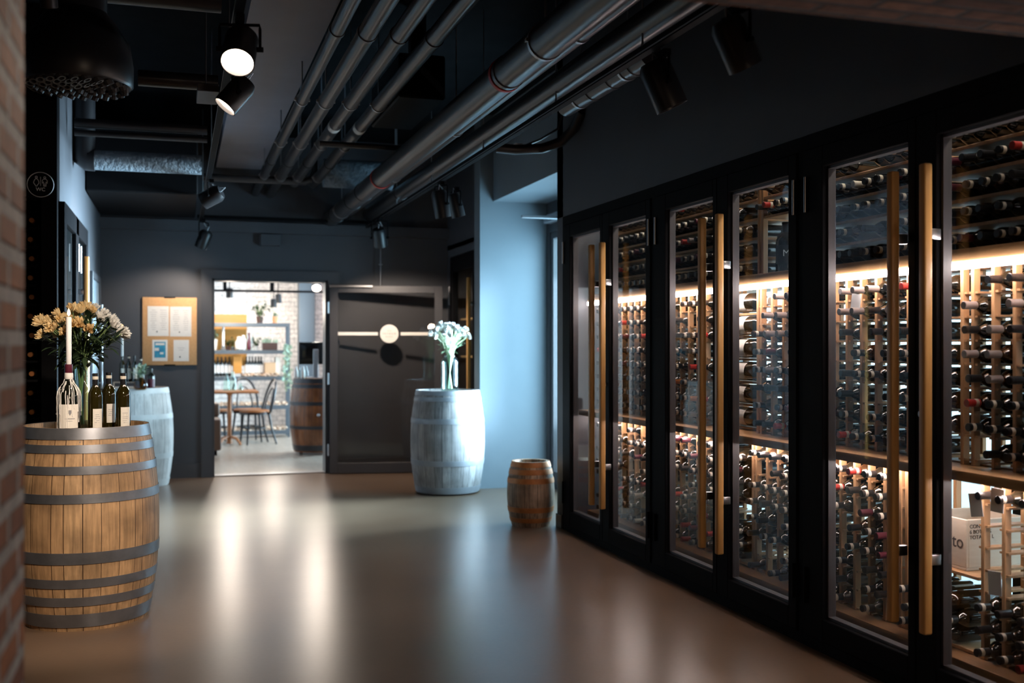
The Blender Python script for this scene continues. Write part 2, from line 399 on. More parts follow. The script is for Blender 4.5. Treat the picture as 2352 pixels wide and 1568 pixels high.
# glazed street door in the niche
fr = B(3.40, 3.46, 7.56, 7.66, 0, 2.52).box(3.40, 3.46, 9.66, 9.75, 0, 2.52).box(3.40, 3.46, 7.66, 9.66, 2.44, 2.52).box(3.40, 3.50, 7.56, 9.75, 2.52, 2.73)
fr.box(3.41, 3.45, 9.585, 9.66, 0, 2.44).box(3.41, 3.45, 7.66, 7.74, 0, 2.44).box(3.41, 3.45, 7.74, 9.585, .0, .16).box(3.41, 3.45, 7.74, 9.585, 2.38, 2.44).box(3.41, 3.45, 8.62, 8.7, .16, 2.38)
o = struct(fr, 'door_1', M['doorpaint'])
B(3.425, 3.432, 7.74, 9.585, .16, 2.38).build('glass_pane', M['winglass'], o, at=(0, 0, 0), smooth=False)
# the street outside
o = struct(B(3.75, 30, -8, 30, -.16, -.02), 'ground_street', M['pave'])
o = struct(B(5.4, 6.1, 10.6, 16.5, -.02, 4.2), 'wall_street_brick', M['brick_x'])
o = struct(B(14, 15, -6, 8.6, -.02, 3.2), 'wall_street_house', mat('pale street render', (.5, .5, .48), .9))
# shop behind the doorway
struct(B(-1.2, 4.6, 18.6, 18.8, 0, 3.0), 'wall_shop_tiled', M['tile'])
struct(B(-1.3, -1.2, 11.65, 18.8, 0, 3.0), 'wall_shop_left', M['white'])
struct(B(4.6, 4.7, 11.65, 18.8, 0, .5).box(4.6, 4.7, 11.65, 18.8, 2.5, 3.0), 'wall_shop_right', M['white'])
struct(B(-1.3, 4.7, 11.65, 18.8, 2.95, 3.05), 'ceiling_shop', M['beam'])
x, y = P(706, 17.6)
struct(B(x - .13, x + .12, y, y + .3, 0, 2.95), 'wall_shop_column', M['shelfpaint'])
struct(B(x + .13, x + .36, y + .05, y + .3, 0, 2.95), 'wall_shop_column_tiled', M['tile'])
struct(B(x + .37, x + .55, y - .3, y + .3, 0, 2.95), 'wall_shop_column_red', M['oxide'])

# ------------------------------------------------------------------ barrels
def barrel(name, label, loc, h, rh, rb, stave, hoops, hoopmat, head, recess=.04, rz=0, cat='barrel', hn=None):
    t = thing(name, label, cat, loc, rz)
    def rad(z): q = abs(2 * z / h - 1); return rb - (rb - rh) * q ** 2.1
    prof = [(rad(h * i / 24), h * i / 24) for i in range(25)]
    inner = [(rh - .022, h), (rh - .026, h - recess)]
    m = MB().lathe(prof + inner, 72, cap0=True, cap1=False)
    m.build('staves', stave, t)
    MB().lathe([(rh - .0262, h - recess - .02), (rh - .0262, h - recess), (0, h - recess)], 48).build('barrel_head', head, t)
    for k, (z1, z0) in enumerate(hoops):
        z0 = max(z0, .002); th = .0035
        zz = [z0 + (z1 - z0) * i / 3 for i in range(4)]
        pr = [(rad(z) + th, z) for z in zz] + [(rad(z) - .002, z) for z in zz[::-1]]
        m = MB(); m.lathe(pr + [pr[0]], 72, cap0=False, cap1=False)
        if k in (0, len(hoops) - 1):
            for a in (-1.9, -1.2, .4, 2.4):
                r = rad((z0 + z1) / 2) + th
                if k == 0: m.lath([(.006, 0), (.004, .004), (0, .005)], (math.cos(a) * r, math.sin(a) * r, z0 - .012), (math.cos(a), math.sin(a), 0), 8)
        m.build('hoop', hoopmat, t)
    return t
FBx, FBy = P(200, 5.357)
barrel('wine_barrel', 'large oak wine barrel with steel hoops beside the brick pillar', (FBx, FBy, 0), .965, .292, .345, M['st_oak'],
       ((.966, .912), (.887, .848), (.787, .748), (.656, .613), (.381, .326), (.254, .211), (.167, .124), (.084, .02)), M['hoop'], M['headwood'], rz=.3)
RBx, RBy = P(1028, 9.92)
t = barrel('wine_barrel', 'weathered grey barrel standing by the blue daylit pier', (RBx, RBy, .012), .935, .292, .344, M['st_gry'],
       ((.936, .895), (.877, .84), (.684, .637), (.304, .255), (.061, .006)), M['hoop_b'], M['headgrey'], .012, rz=1.1)
for a in (.6, 2.7, 4.2, 5.4): MB().cyl((.22 * math.cos(a), .22 * math.sin(a), -.012), (.22 * math.cos(a), .22 * math.sin(a), .004), .016, n=12).build('foot', M['zinc'], t)
LBx, LBy = P(314, 10.4)
barrel('wine_barrel', 'whitewashed barrel in the corner below the cork board', (LBx, LBy, 0), .95, .292, .342, M['st_wht'],
       ((.951, .90), (.70, .652), (.322, .272), (.07, .01)), M['hoop_w'], M['headgrey'], .012, rz=2.0)
SBx, SBy = P(1219, 8.09)
barrel('small_barrel', 'small brown cask with rusty copper hoops by the street door', (SBx, SBy, 0), .486, .141, .180, M['st_sml'],
       ((.487, .448), (.432, .394), (.366, .328), (.150, .112), (.07, .036)), M['hoop_r'], M['headwood'], .03, rz=.8)
x, y = P(729, 13.5)
t = barrel('bar_barrel', 'varnished red-brown barrel carrying the till screen in the shop', (x, y, .03), .92, .292, .342, M['st_red'],
       ((.921, .86), (.845, .80), (.63, .585), (.33, .29), (.09, .02)), M['hoop_d'], M['headwood'], .01)
for a in (1, 3, 5): MB().cyl((.2 * math.cos(a), .2 * math.sin(a), -.03), (.2 * math.cos(a), .2 * math.sin(a), .003), .02, n=12).build('foot', M['frame'], t)
m = MB().lath([(.0, -.01), (.014, -.006), (.020, .01), (.013, .022), (0, .026)], (-.03, -.35, .47), (0, -1, 0), 14); m.build('knob', M['steel'], t)

# ------------------------------------------------------------------ bottles
BORD = [(.030, 0), (.0365, .004), (.0375, .012), (.0375, .185), (.0355, .205), (.027, .222), (.0185, .235), (.0150, .245), (.0145, .292)]
def sc_prof(pr, k, kz=None): return [(r * k, z * (kz or k)) for r, z in pr]
CAPP = [(.0152, .242), (.0156, .244), (.0152, .292), (.0160, .293), (.0160, .301), (.0145, .3025), (0, .3025)]
BANDP = [(.01565, .272), (.0158, .2725), (.0158, .287), (.01565, .2875)]
def neck_cap(sub, mat_cap, parent, k=1.0, band=None):
    o = MB().lathe(sc_prof(CAPP, k), 18, cap0=False).build('capsule', mat_cap, parent)
    if band: MB().lathe(sc_prof(BANDP, k), 18, cap0=False, cap1=False).build('foil_band', band, o)
    return o
def labelmesh(r, z0, z1, a0, a1, n=14):
    m = MB(); r += .0006
    ring = [[m.b.verts.new((r * math.cos(a0 + (a1 - a0) * i / n), r * math.sin(a0 + (a1 - a0) * i / n), z)) for i in range(n + 1)] for z in (z0, z1)]
    for i in range(n): m.b.faces.new((ring[0][i], ring[0][i + 1], ring[1][i + 1], ring[1][i]))
    return m
def bottle(name, label, loc, k=1.0, kz=None, glass='bottle', cap='cap_k', band='cap_w', lab=None, rz=0, group=None, rot=None, cat='bottle', labmat='label', prints=True):
    """standing bottle; the label faces -Y before rz"""
    pr = [(r * k, z * (kz or k)) for r, z in BORD]
    o = MB().lathe(pr + [(0, pr[-1][1])], 28).build(name, M[glass], at=loc, rot=rot or (0, 0, rz))
    tag(o, label, cat, group)
    if cap:
        kk = (kz or k)
        cp = MB().lathe([(r * k, z * kk) for r, z in CAPP], 18, cap0=False).build('capsule', M[cap], o)
        if band: MB().lathe([(r * k, z * kk) for r, z in BANDP], 18, cap0=False, cap1=False).build('foil_band', M[band], cp)
    if lab:
        z0, z1, w = lab
        lb = labelmesh(.0375 * k, z0, z1, -PI / 2 - w / 2, -PI / 2 + w / 2).build('label', M[labmat], o)
        if prints:
            m = MB(); r = .0375 * k + .0012
            zz = z1 - .03; rr = random.Random(int(z1 * 1e5) + len(label))
            while zz > z0 + .028:
                a0 = -PI / 2 - w * .32; a1 = -PI / 2 + w * (.1 + .22 * rr.random())
                for i in range(6):
                    if rr.random() < .22: continue
                    b0 = a0 + (a1 - a0) * i / 6; b1 = a0 + (a1 - a0) * (i + .8) / 6
                    m.poly([(r * math.cos(b0), r * math.sin(b0), zz), (r * math.cos(b1), r * math.sin(b1), zz), (r * math.cos(b1), r * math.sin(b1), zz + .0022), (r * math.cos(b0), r * math.sin(b0), zz + .0022)])
                zz -= .0095
            if m.b.verts: m.build('print', M['ink'], lb)
    return o
def face(x, y): return math.atan2(-x, y) * -1 + 0   # turn a -Y front towards the eye
def face_rz(x, y): return math.atan2(y, x) - PI / 2

HT = .925
# on the oak barrel
for u, d, lb, lab in ((219, 5.24, 'green wine bottle with paper label between candle bottle and its twins on oak barrel', (.02, .125, 1.35)),
                      (250, 5.42, 'green wine bottle set back, second from the right on the oak barrel', (.045, .14, 1.3)),
                      (283, 5.30, 'green wine bottle nearest the rim at the right of the oak barrel', (.02, .13, 1.35))):
    x, y = P(u, d)
    o = bottle('wine_bottle', lb, (x, y, HT), .93, .985, 'olive', 'cap_k', 'cap_w', lab, face_rz(x, y) + .35, 'open bottles on the oak barrel')
    m = MB().lath([(.0, 0), (.008, .0), (.008, .001), (.0, .001)], (0, -.0155, .232), (0, -1, 0), 12); m.build('neck_seal', M['paper'], o)
# wax covered magnum with candle
x, y = P(158, 5.2); KB = 1.44; KZ = 1.13
CB = [(.026, 0), (.036, .004), (.0375, .012), (.0375, .165), (.0345, .19), (.024, .212), (.0150, .224), (.0125, .236), (.0120, .292)]
pr = [(r * KB, z * KZ) for r, z in CB]
cb = MB().lathe(pr + [(0, pr[-1][1])], 32).build('candle_bottle', M['bottle'], at=(x, y, HT), rot=(0, 0, face_rz(x, y)))
tag(cb, 'big dark bottle covered in white wax drips holding a burning candle', 'bottle')
lb = labelmesh(.0375 * KB, .035, .15, -PI / 2 - .95, -PI / 2 + .85).build('label', M['label'], cb)
m = MB(); r = .0375 * KB + .0013
def lp(a, z): return (r * math.cos(-PI / 2 + a), r * math.sin(-PI / 2 + a), z)
m.poly([lp(-.02, .122), lp(.22, .122), lp(.22, .108), lp(.10, .096), lp(-.02, .108)])
m.build('crest', M['ink'], lb)
m = MB()
for i in range(7): m.poly([lp(-.3 + i * .12, .078), lp(-.22 + i * .12, .078), lp(-.22 + i * .12, .083), lp(-.3 + i * .12, .083)])
for i in range(5): m.poly([lp(-.18 + i * .1, .068), lp(-.11 + i * .1, .068), lp(-.11 + i * .1, .0705), lp(-.18 + i * .1, .0705)])
m.build('print', M['ink'], lb)
m = MB(); rr = random.Random(3)
def bp_r(z):
    for (r0, z0), (r1, z1) in zip(pr, pr[1:]):
        if z0 <= z <= z1: return r0 + (r1 - r0) * (z - z0) / max(z1 - z0, 1e-6)
    return pr[-1][0]
for i in range(30):
    a = 2 * PI * i / 30 + rr.uniform(-.06, .06); z1 = rr.uniform(.18, .30); z0 = max(.010, z1 - rr.uniform(.05, .27))
    pts = []; rad_ = []
    for k in range(9):
        z = z1 + (z0 - z1) * k / 8; q = bp_r(z) + .0012; a += rr.uniform(-.035, .035)
        pts.append((q * math.cos(a), q * math.sin(a), z)); rad_.append(rr.uniform(.0010, .0027) * (1.35 if k == 8 else 1))
    m.tube(pts, rad_, 6)
m.lathe([(.0178, .270), (.021, .276), (.0205, .292), (.0195, .30), (.0135, .305)], 18)
m.build('wax_drips', M['wax'], cb)
MB().lathe([(.0172, .292 * KZ - .03), (.0185, .292 * KZ - .028), (.0185, .292 * KZ + .012), (.0135, .292 * KZ + .013)], 18).build('bottle_lip', M['cap_p'], cb)
def candle(name, label, loc, h, r):
    o = MB().lathe([(r * .8, 0), (r, .004), (r, h - .004), (r * .8, h), (0, h - .002)], 20).build(name, M['candle'], at=loc)
    tag(o, label, 'candle')
    MB().cyl((0, 0, h - .002), (0, 0, h + .008), .0012, n=6).build('wick', M['black'], o)
    MB().lathe([(0, h + .003), (.006, h + .009), (.0085, h + .017), (.006, h + .028), (0, h + .042)], 12).build('flame', M['flame'], o)
    return o
candle('candle', 'tall white lit candle in the wax covered bottle on the oak barrel', (x, y, HT + .292 * KZ + .0125), .232, .0128)

# ------------------------------------------------------------------ flowers
def blossom(matp, n=5, s=1.0, seed=0):
    rr = random.Random(seed); m = MB()
    for k in range(n):
        a = 2 * PI * k / n + rr.uniform(-.4, .4); til = rr.uniform(.25, .85) if k else .1
        d = Vector((math.cos(a) * til, math.sin(a) * til, 1)).normalized(); x, y, dd = frame_of(d)
        base = d * .004
        for q in range(6):
            b = 2 * PI * q / 6; od = (x * math.cos(b) + y * math.sin(b)); up = d
            m.leaf(base, (d * 1.0 + od * (.42 + .12 * (q % 2))), (od * -1 + d * .4), .042 * s * rr.uniform(.85, 1.1), .017 * s, -.22)
    return m
def bouquet(name, label, loc, vh, spread, top, cnt, petals, leafmat, stemmat, seed, neck=.03, leaves=60, llen=.075, flat=1.0, lw=.014):
    rr = random.Random(seed)
    t = thing(name, label, 'flowers', loc)
    st = MB(); lf = MB(); protos = []
    for i in range(cnt):
        q = math.sqrt((i + .5) / cnt); a = i * 2.39996 + rr.uniform(-.2, .2)
        hx, hy = spread * q * math.cos(a), spread * q * math.sin(a) * flat
        hz = top - .11 * q * q * (spread / .2) + rr.uniform(-.03, .03)
        na = a + rr.uniform(-.5, .5); nr = neck * rr.uniform(.2, .8)
        p0 = Vector((-nr * .9 * math.cos(na), -nr * .9 * math.sin(na), .02)); p1 = Vector((nr * math.cos(na), nr * math.sin(na), vh))
        p3 = Vector((hx, hy, hz)); p2 = p1 + (p3 - p1) * .5 + Vector((-hx * .12, -hy * .12, .02))
        pts = [p0, p0.lerp(p1, .5), p1, p1.lerp(p2, .5) + Vector((0, 0, .005)), p2, p3]
        st.tube(pts, .0026, 6)
        for k in range(max(1, leaves // cnt)):
            tt = rr.uniform(.1, .95); p = p1.lerp(p3, tt); dd = (p3 - p1).normalized()
            od = Vector((rr.uniform(-1, 1), rr.uniform(-1, 1), rr.uniform(-.5, .4)))
            lf.leaf(p, dd * .35 + od, (0, 0, 1), llen * rr.uniform(.7, 1.3), lw * rr.uniform(.8, 1.4), rr.uniform(.1, .5))
        d = (p3 - p2).normalized() + Vector((hx, hy, 0)) * 1.2
        pm = petals[i % len(petals)] if isinstance(petals, list) else petals
        if callable(pm): pm = pm(hx, hy)
        b = blossom(pm, 4 + i % 3, rr.uniform(.9, 1.2), seed * 100 + i).build('blossom', M[pm], t)
        b.location = p3; x, y, dd = frame_of(d); b.rotation_euler = Matrix((x, y, dd)).transposed().to_euler()
    st.build('stems', M[stemmat], t); lf.build('leaves', M[leafmat], t)
    return t
def vase(name, label, loc, prof, mat_, water=None, rz=0):
    th = .003
    inner = [(max(r - th, .001), z if i else .006) for i, (r, z) in enumerate(prof)]
    o = MB().lathe(prof + inner[::-1] + [(0, .006)], 36, cap0=True, cap1=False).build(name, M[mat_], at=loc)
    tag(o, label, 'vase'); return o
x, y = P(186, 5.50)
vase('glass_vase', 'clear glass vase of yellow and white flowers on the oak barrel', (x, y, HT),
     [(.042, 0), (.046, .01), (.046, .14), (.048, .17), (.042, .21), (.034, .25), (.034, .31), (.037, .325)], 'vaseglass')
bouquet('bouquet', 'loose bunch of cream yellow and white lilies on the oak barrel', (x, y, HT + .008), .31, .205, .595, 50,
        lambda hx, hy: 'petal_y' if hx < .06 else 'petal_w', 'leafm', 'stem', 5, .026, 420, .085, lw=.022)
x, y = P(1033, 9.80)
vase('glass_vase', 'clear milk bottle shaped vase on the weathered grey barrel', (x, y, .935),
     [(.076, 0), (.080, .01), (.080, .20), (.082, .27), (.066, .31), (.052, .32), (.050, .33), (.054, .335)], 'vaseglass')
bouquet('bouquet', 'dense bunch of white flowers on the weathered grey barrel', (x, y, .943), .33, .165, .585, 40, 'petal_w', 'leafp', 'stemp', 9, .045, 90, .07)

# on the whitewashed barrel
tx, ty = P(288, 10.32)
o = MB().rbox(-.11, .09, -.055, .055, 0, .012, .002).rbox(-.11, -.10, -.055, .055, .012, .062, .002).rbox(.08, .09, -.055, .055, .012, .062, .002).rbox(-.11, .09, -.055, .055, .062, .07, .002)
o = o.build('serving_riser', M['crate'], at=(tx, ty, .938)); tag(o, 'low pale wooden riser under the bottles on the whitewashed barrel', 'riser')
for i, (u, lb, cp, gl) in enumerate(((281, 'olive bottle holding a lit candle on the whitewashed barrel riser', None, 'olive'), (296, 'cream-banded bottle beside the candle bottle on the whitewashed barrel riser', 'cap_k', 'bottle'),
                   (309, 'plain black-necked bottle on the riser, behind the sage sprigs', 'cap_k', 'bottle'))):
    x, y = P(u, 10.30 + .02 * (i % 2))
    bottle('wine_bottle', lb, (x, y, 1.008), .72, .84, gl, cp, 'cap_w' if i != 2 else None, (.03, .13, 1.5), face_rz(x, y) + .3, 'bottles on the whitewashed barrel', prints=False)
    if i == 0: candle('candle', 'thin white lit candle above the whitewashed barrel', (x, y, 1.008 + .246), .265, .0105)
x, y = P(324, 10.36)
bottle('wine_bottle', 'cream-banded bottle standing on the barrel top behind the sage sprigs', (x, y, .938), .85, 1.0, 'bottle', 'cap_k', 'cap_w', (.03, .13, 1.4), face_rz(x, y), 'bottles on the whitewashed barrel', prints=False)
x, y = P(347, 10.24)
bottle('wine_bottle', 'short bottle with a purple label at the right rim of the whitewashed barrel', (x, y, .938), .92, .66, 'bottle', 'cap_k', None, (.02, .10, 2.4), face_rz(x, y), 'bottles on the whitewashed barrel', labmat='cap_p', prints=False)
x, y = P(323, 10.14)
vase('bud_vase', 'round amber glass bud vase on the whitewashed barrel', (x, y, .938), [(.045, 0), (.058, .012), (.066, .035), (.062, .065), (.042, .095), (.025, .11), (.022, .118)], 'amber')
t = thing('sage_sprigs', 'grey green leafy sprigs in the round amber vase', 'plant', (x, y, .95))
st = MB(); lf = MB(); rr = random.Random(11)
for i in range(9):
    a = i * 2.4; e = Vector((math.cos(a) * rr.uniform(.03, .1), math.sin(a) * rr.uniform(.03, .08), rr.uniform(.14, .22)))
    st.tube([(0, 0, .0), (e.x * .2, e.y * .2, .1), e], .002, 5)
    for k in range(5):
        p = Vector((e.x * .2, e.y * .2, .1)).lerp(e, .3 + .17 * k)
        lf.leaf(p, (rr.uniform(-1, 1), rr.uniform(-1, 1), rr.uniform(.1, .8)), (0, 0, 1), rr.uniform(.045, .07), rr.uniform(.026, .036), .2)
st.build('stems', M['stem'], t); lf.build('leaves', M['sage'], t)

# ------------------------------------------------------------------ wine cabinet doors on the right
XF = 2.72
OPEN = []
def oak_handle(parent, x, y, z0, z1, sx):
    """sx: side of the pane the handle stands off (-1 towards the corridor on the right wall)"""
    h = MB().rbox(x - .0185, x + .0185, y - .0185, y + .0185, z0, z1, .008, 3).build('handle', M['oak'], parent)
    for z in (z1 - .263, z0 + .276): MB().rbox(min(x + sx * -.0186, x - sx * .06), max(x + sx * -.0186, x - sx * .06), y - .012, y + .012, z - .02, z + .02, .003).build('bracket', M['steel'], parent)
    return h
LEAF = ['farthest', 'second', 'third', 'fourth', 'fifth', 'nearest']
CABL = ['black wine cabinet with two glazed doors beside the small cask',
        'black wine cabinet with two glazed doors, middle of three, with stacked magnums',
        'black wine cabinet with two glazed doors, nearest, with a pine crate inside']
for b in range(3):
    Y0 = 7.43 - 1.59 * b
    t = thing('wine_cabinet', CABL[b], 'cabinet', (XF, Y0 - .795, 0), 0, 'glazed wine cabinets in a row')
    c0 = Y0 - .795
    fr = MB(); e0 = .7949
    fr.box(-.004, .08, e0 - .033, e0, 0, 2.31).box(-.004, .08, -e0, -e0 + .033, 0, 2.31).box(-.004, .08, -e0 + .033, e0 - .033, 2.245, 2.311).box(-.004, .08, -e0 + .033, e0 - .033, 0, .05)
    fr.build('surround', M['frame'], t, smooth=False)
    for k in range(2):
        if k == 0: ya, yb, go, gi = Y0 - .036, Y0 - .793, Y0 - .17, Y0 - .748
        else: ya, yb, go, gi = Y0 - .797, Y0 - 1.554, Y0 - .91, Y0 - 1.485
        OPEN.append((gi, go))
        cy = c0; Z = lambda z: z
        m = MB().rbox(-.012, .05, go - cy, ya - cy, Z(.053), Z(2.242), .003, 1).rbox(-.012, .05, yb - cy, gi - cy, Z(.053), Z(2.242), .003, 1)
        m.rbox(-.012, .05, gi - cy, go - cy, Z(.053), Z(.152), .003, 1).rbox(-.012, .05, gi - cy, go - cy, Z(2.15), Z(2.242), .003, 1)
        dr = m.build('door', M['frame'], t)
        m = MB(); w = .012
        m.box(.012, .05, go - cy - w, go - cy, Z(.152), Z(2.15)).box(.012, .05, gi - cy, gi - cy + w, Z(.152), Z(2.15)).box(.012, .05, gi - cy, go - cy, Z(.152), Z(.164)).box(.012, .05, gi - cy, go - cy, Z(2.138), Z(2.15))
        m.build('glazing_bead', M['doorpaint'], dr, smooth=False)
        MB().box(.022, .030, gi - cy + .01, go - cy - .01, Z(.162), Z(2.14)).build('glass_pane', M['glass'], dr, smooth=False)
        hy = Y0 - (.725 if k == 0 else .915)
        oak_handle(dr, -.062, hy - cy, Z(.284), Z(2.038), -1)
        hy = (ya - .012 if k == 0 else yb + .012) - cy
        for z0, z1 in ((1.96, 2.12), (.2, .36)): MB().cyl((-.020, hy, Z(z0)), (-.020, hy, Z(z1)), .007, n=12).build('hinge', M['steel'] if z0 > 1 else M['frame'], dr)
        if k: MB().cyl((-.035, Y0 - .85 - cy, Z(1.10)), (-.01, Y0 - .85 - cy, Z(1.10)), .013, n=14).build('lock_cylinder', M['steel'], dr)

# ------------------------------------------------------------------ wine room shelving
o = MB().rbox(2.83, 3.40, 2.45, 7.40, .845, .885, .004).build('counter', M['counter']); tag(o, 'long oak counter running behind the cabinet glass at waist height', 'counter')
o = MB().rbox(2.90, 3.42, 2.45, 7.40, 1.685, 1.735, .004).build('upper_shelf', M['counter']); tag(o, 'long oak shelf with lit strip running above the upper racks', 'shelf')
o = MB().rbox(3.0, 3.04, 2.46, 7.39, 2.43, 2.458, .004).build('light_strip', M['led_c']); tag(o, 'glowing strip light along the ceiling of the wine room', 'light')
o = MB().rbox(2.895, 2.915, 2.46, 7.39, 1.655, 1.682, .004).build('light_strip', M['led']); tag(o, 'glowing white strip light under the upper shelf of the wine room', 'light')
o = MB().rbox(2.94, 2.96, 2.46, 7.39, .831, .8445, .004).build('light_strip', M['led']); tag(o, 'glowing white strip light under the waist-high counter of the wine room', 'light')
o = MB().rbox(2.90, 3.40, 2.45, 7.40, .10, .1385, .004).box(2.92, 3.38, 2.47, 7.38, 0, .10).build('plinth_shelf', M['plinth']); tag(o, 'low oak plinth carrying the lower wine racks', 'shelf')

def seen(x, y, z, cams=((0, 0),), mg=.0):
    for cx, cy in cams:
        t_ = (XF - cx) / (x - cx); yy = cy + (y - cy) * t_; zz = H + (z - H) * t_
        for i, (a, b) in enumerate(OPEN):
            if a - mg < yy < b + mg and .152 < zz < 2.15: return i
    return -1
CAMS = ((0, 0), (-.35, .11), (.35, -.11))
def rack(name, label, y_hi, ncol, z0, z1, rows, pitch, xf=2.985, depth=.21):
    """ladder uprights with ledges; returns list of slots"""
    t = thing(name, label, 'rack', (xf, y_hi, z0)); hh = z1 - z0; sl = []
    ups = None
    for k in range(ncol + 1):
        if ups is None:
            m = MB()
            for xo, dd in ((0, .032), (depth - .02, .02)): m.rbox(xo, xo + dd, -.009, .009, 0, hh, .002, 1)
            for r_ in rows:
                m.box(.005, depth - .005, -.024, .024, r_ - .046 - z0, r_ - .038 - z0)
            ups = m.build('upright', M['rackwood'], t)
        else:
            q = ups.copy(); COL.objects.link(q); q.parent = t; q.location = (0, -pitch * k, 0)
    for zo, zt in ((0, .006), (hh - .018, hh - .002)):
        MB().box(.036, depth - .036, -pitch * ncol - .008, .008, zo, zt).build('rail', M['rackwood'], t, smooth=False)
    for k in range(ncol):
        for r_ in rows: sl.append((xf, y_hi - pitch * (k + .5), r_))
    return sl
SL = []
low = [.785 - .0855 * i for i in range(8)]
mid = [1.61 - .0945 * i for i in range(8)]
def tier(nm, z0, z1, rows, spans, pos):
    for (yh, n), where in zip(spans, pos):
        for q in rack('wine_rack', 'pine bottle rack %s, %s' % (nm, where), yh, n, z0, z1, rows, .11): SL.append(q + (nm,))
tier('below the counter', .14, .845, low, ((7.28, 9), (6.25, 7), (5.13, 7), (4.368, 4), (3.91, 0) , (3.43, 8)), ('behind the farthest pair of cabinet doors', 'behind the third cabinet door', 'left of the nearest door pair', 'behind the fifth cabinet door', 'x', 'beside the pine crate')) if False else None
tier('below the counter', .14, .845, low, ((7.28, 9), (6.25, 7), (5.12, 11), (3.415, 8)),
     ('behind the farthest pair of doors', 'behind the third door', 'behind the fifth door', 'beside the pine crate'))
tier('above the counter', .885, 1.685, mid, ((7.28, 9), (6.25, 6), (5.07, 14), (3.47, 9)),
     ('behind the farthest pair of doors', 'behind the third door', 'behind the fifth door', 'behind the door at the picture edge'))
# bins between the racks (piles and magnums): posts + boards
def bin_unit(label, yh, yl, z0, z1, boards, slant=False, xf=2.985, rec=.005, both=True):
    t = thing('wine_bin', label, 'rack', (xf, yh, z0)); w = yh - yl
    for y in ((-.010, -w + .010) if both else (-.010,)):
        for xo in (.0, .25): MB().rbox(xo, xo + .03, y - .010, y + .010, 0, z1 - z0, .002, 1).build('post', M['rackwood'], t)
    for z in boards: MB().rbox(rec, .28, -w + .02, -.02, z - z0 - .014, z - z0, .002, 1).build('board', M['rackwood'], t)
    if slant:
        a = math.atan2(slant, w - .05)
        MB().rbox(.01, .27, -.5 * (w - .05) / math.cos(a), .5 * (w - .05) / math.cos(a), -.007, .007, .002, 1).build('slanted_board', M['rackwood'], t, rot=(a, 0, 0), at=(0, -w / 2, .17))
    return t
bin_unit('open pine bin with a loose pile, below the counter behind the fourth door', 5.452, 5.146, .14, .845, (.16, .50))
MAGZ = [.905 + .128 * i for i in range(6)]
bin_unit('pine shelves of magnum bottles above the counter behind the fourth door', 5.50, 5.095, .885, 1.685, [z - .002 for z in MAGZ], rec=.07)
bin_unit('open pine bin with the pine crate on its board, below the counter', 3.88, 3.421, .14, .845, (.155, .452), both=False)
# top tier: shelves with rows
TOPZ = [1.742 + .105 * i for i in range(5)]
for (yh, yl, wh) in ((7.28, 6.33, 'behind the second door'), (6.31, 5.48, 'behind the third door'), (5.46, 5.11, 'behind the fourth door'), (5.09, 4.62, 'around the bottle marked M'), (4.60, 3.72, 'behind the fifth door'), (3.70, 2.62, 'behind the door at the picture edge')):
    bin_unit('pine display shelves above the upper light strip, %s' % wh, yh, yl, 1.735, 2.30, [z - .003 for z in (TOPZ[3:] if 'marked' in wh else TOPZ[1:])], xf=3.0)
    n = int((yh - yl - .06) / .088)
    for k in range(n):
        for z in TOPZ:
            if 'marked' in wh and z < TOPZ[3]: continue
            SL.append((3.0, yh - .07 - .088 * k, z + .0385, 'above the light strip'))
# pile in the bin behind the fourth door
for z0 in (.162, .502):
    for r_ in range(4):
        for k in range(3):
            if z0 == .162 and r_ == 3: continue
            SL.append((2.985, 5.40 - .039 * (r_ % 2) - .0775 * k, z0 + .0385 + .067 * r_, 'in the bin pile'))
for r_ in range(3):
    for k in range(4): SL.append((2.985, 3.82 - .039 * (r_ % 2) - .0775 * k,   .157 + .0385 + .067 * r_, 'under the pine crate'))

# bottle prototypes, neck along -X (lying)
PROT = {}
def proto(kind):
    g = {'b': 'bottle_b', 'o': 'olive'}.get(kind[1], 'bottle')
    rotm = Matrix.Rotation(-PI / 2, 4, 'Y')
    def L_(prof, n=20, **k): return MB().lathe(prof, n, rotm, **k)
    b = L_(BORD + [(0, .292)]); bo = b.build('wine_bottle', M[g], at=(0, 0, -50))
    cap = {'k': 'cap_k', 'r': 'cap_r', 'g': 'cap_g', 'p': 'cap_p', 'w': 'cap_w', 'K': 'cap_k', 'o': 'cap_o'}[kind[0]]
    ch = [L_(CAPP, 14, cap0=False).build('capsule', M[cap], bo)]
    if kind[0] in 'kr': ch.append(L_(BANDP if kind[0] == 'k' else [(r, z - .02) for r, z in BANDP], 14, cap0=False, cap1=False).build('foil_band', M['cap_w'], bo))
    m = MB(); r = .0382; nn = 16
    ring = [[m.b.verts.new((-z, r * math.cos(-1.3 + 2.6 * i / nn), r * math.sin(-1.3 + 2.6 * i / nn))) for i in range(nn + 1)] for z in (.06, .16)]
    for i in range(nn): m.b.faces.new((ring[0][i], ring[0][i + 1], ring[1][i + 1], ring[1][i]))
    ch.append(m.build('label', M['label'], bo))
    for q in ch: COL.objects.unlink(q)
    COL.objects.unlink(bo)
    return bo, ch
CAPN = {'k': 'cream-banded black', 'r': 'red', 'g': 'pewter grey', 'p': 'wine purple', 'w': 'cream', 'K': 'plain black', 'o': 'orange'}
ORD = 'first second third fourth fifth sixth seventh eighth ninth tenth eleventh twelfth thirteenth fourteenth fifteenth sixteenth'.split()
cand = []
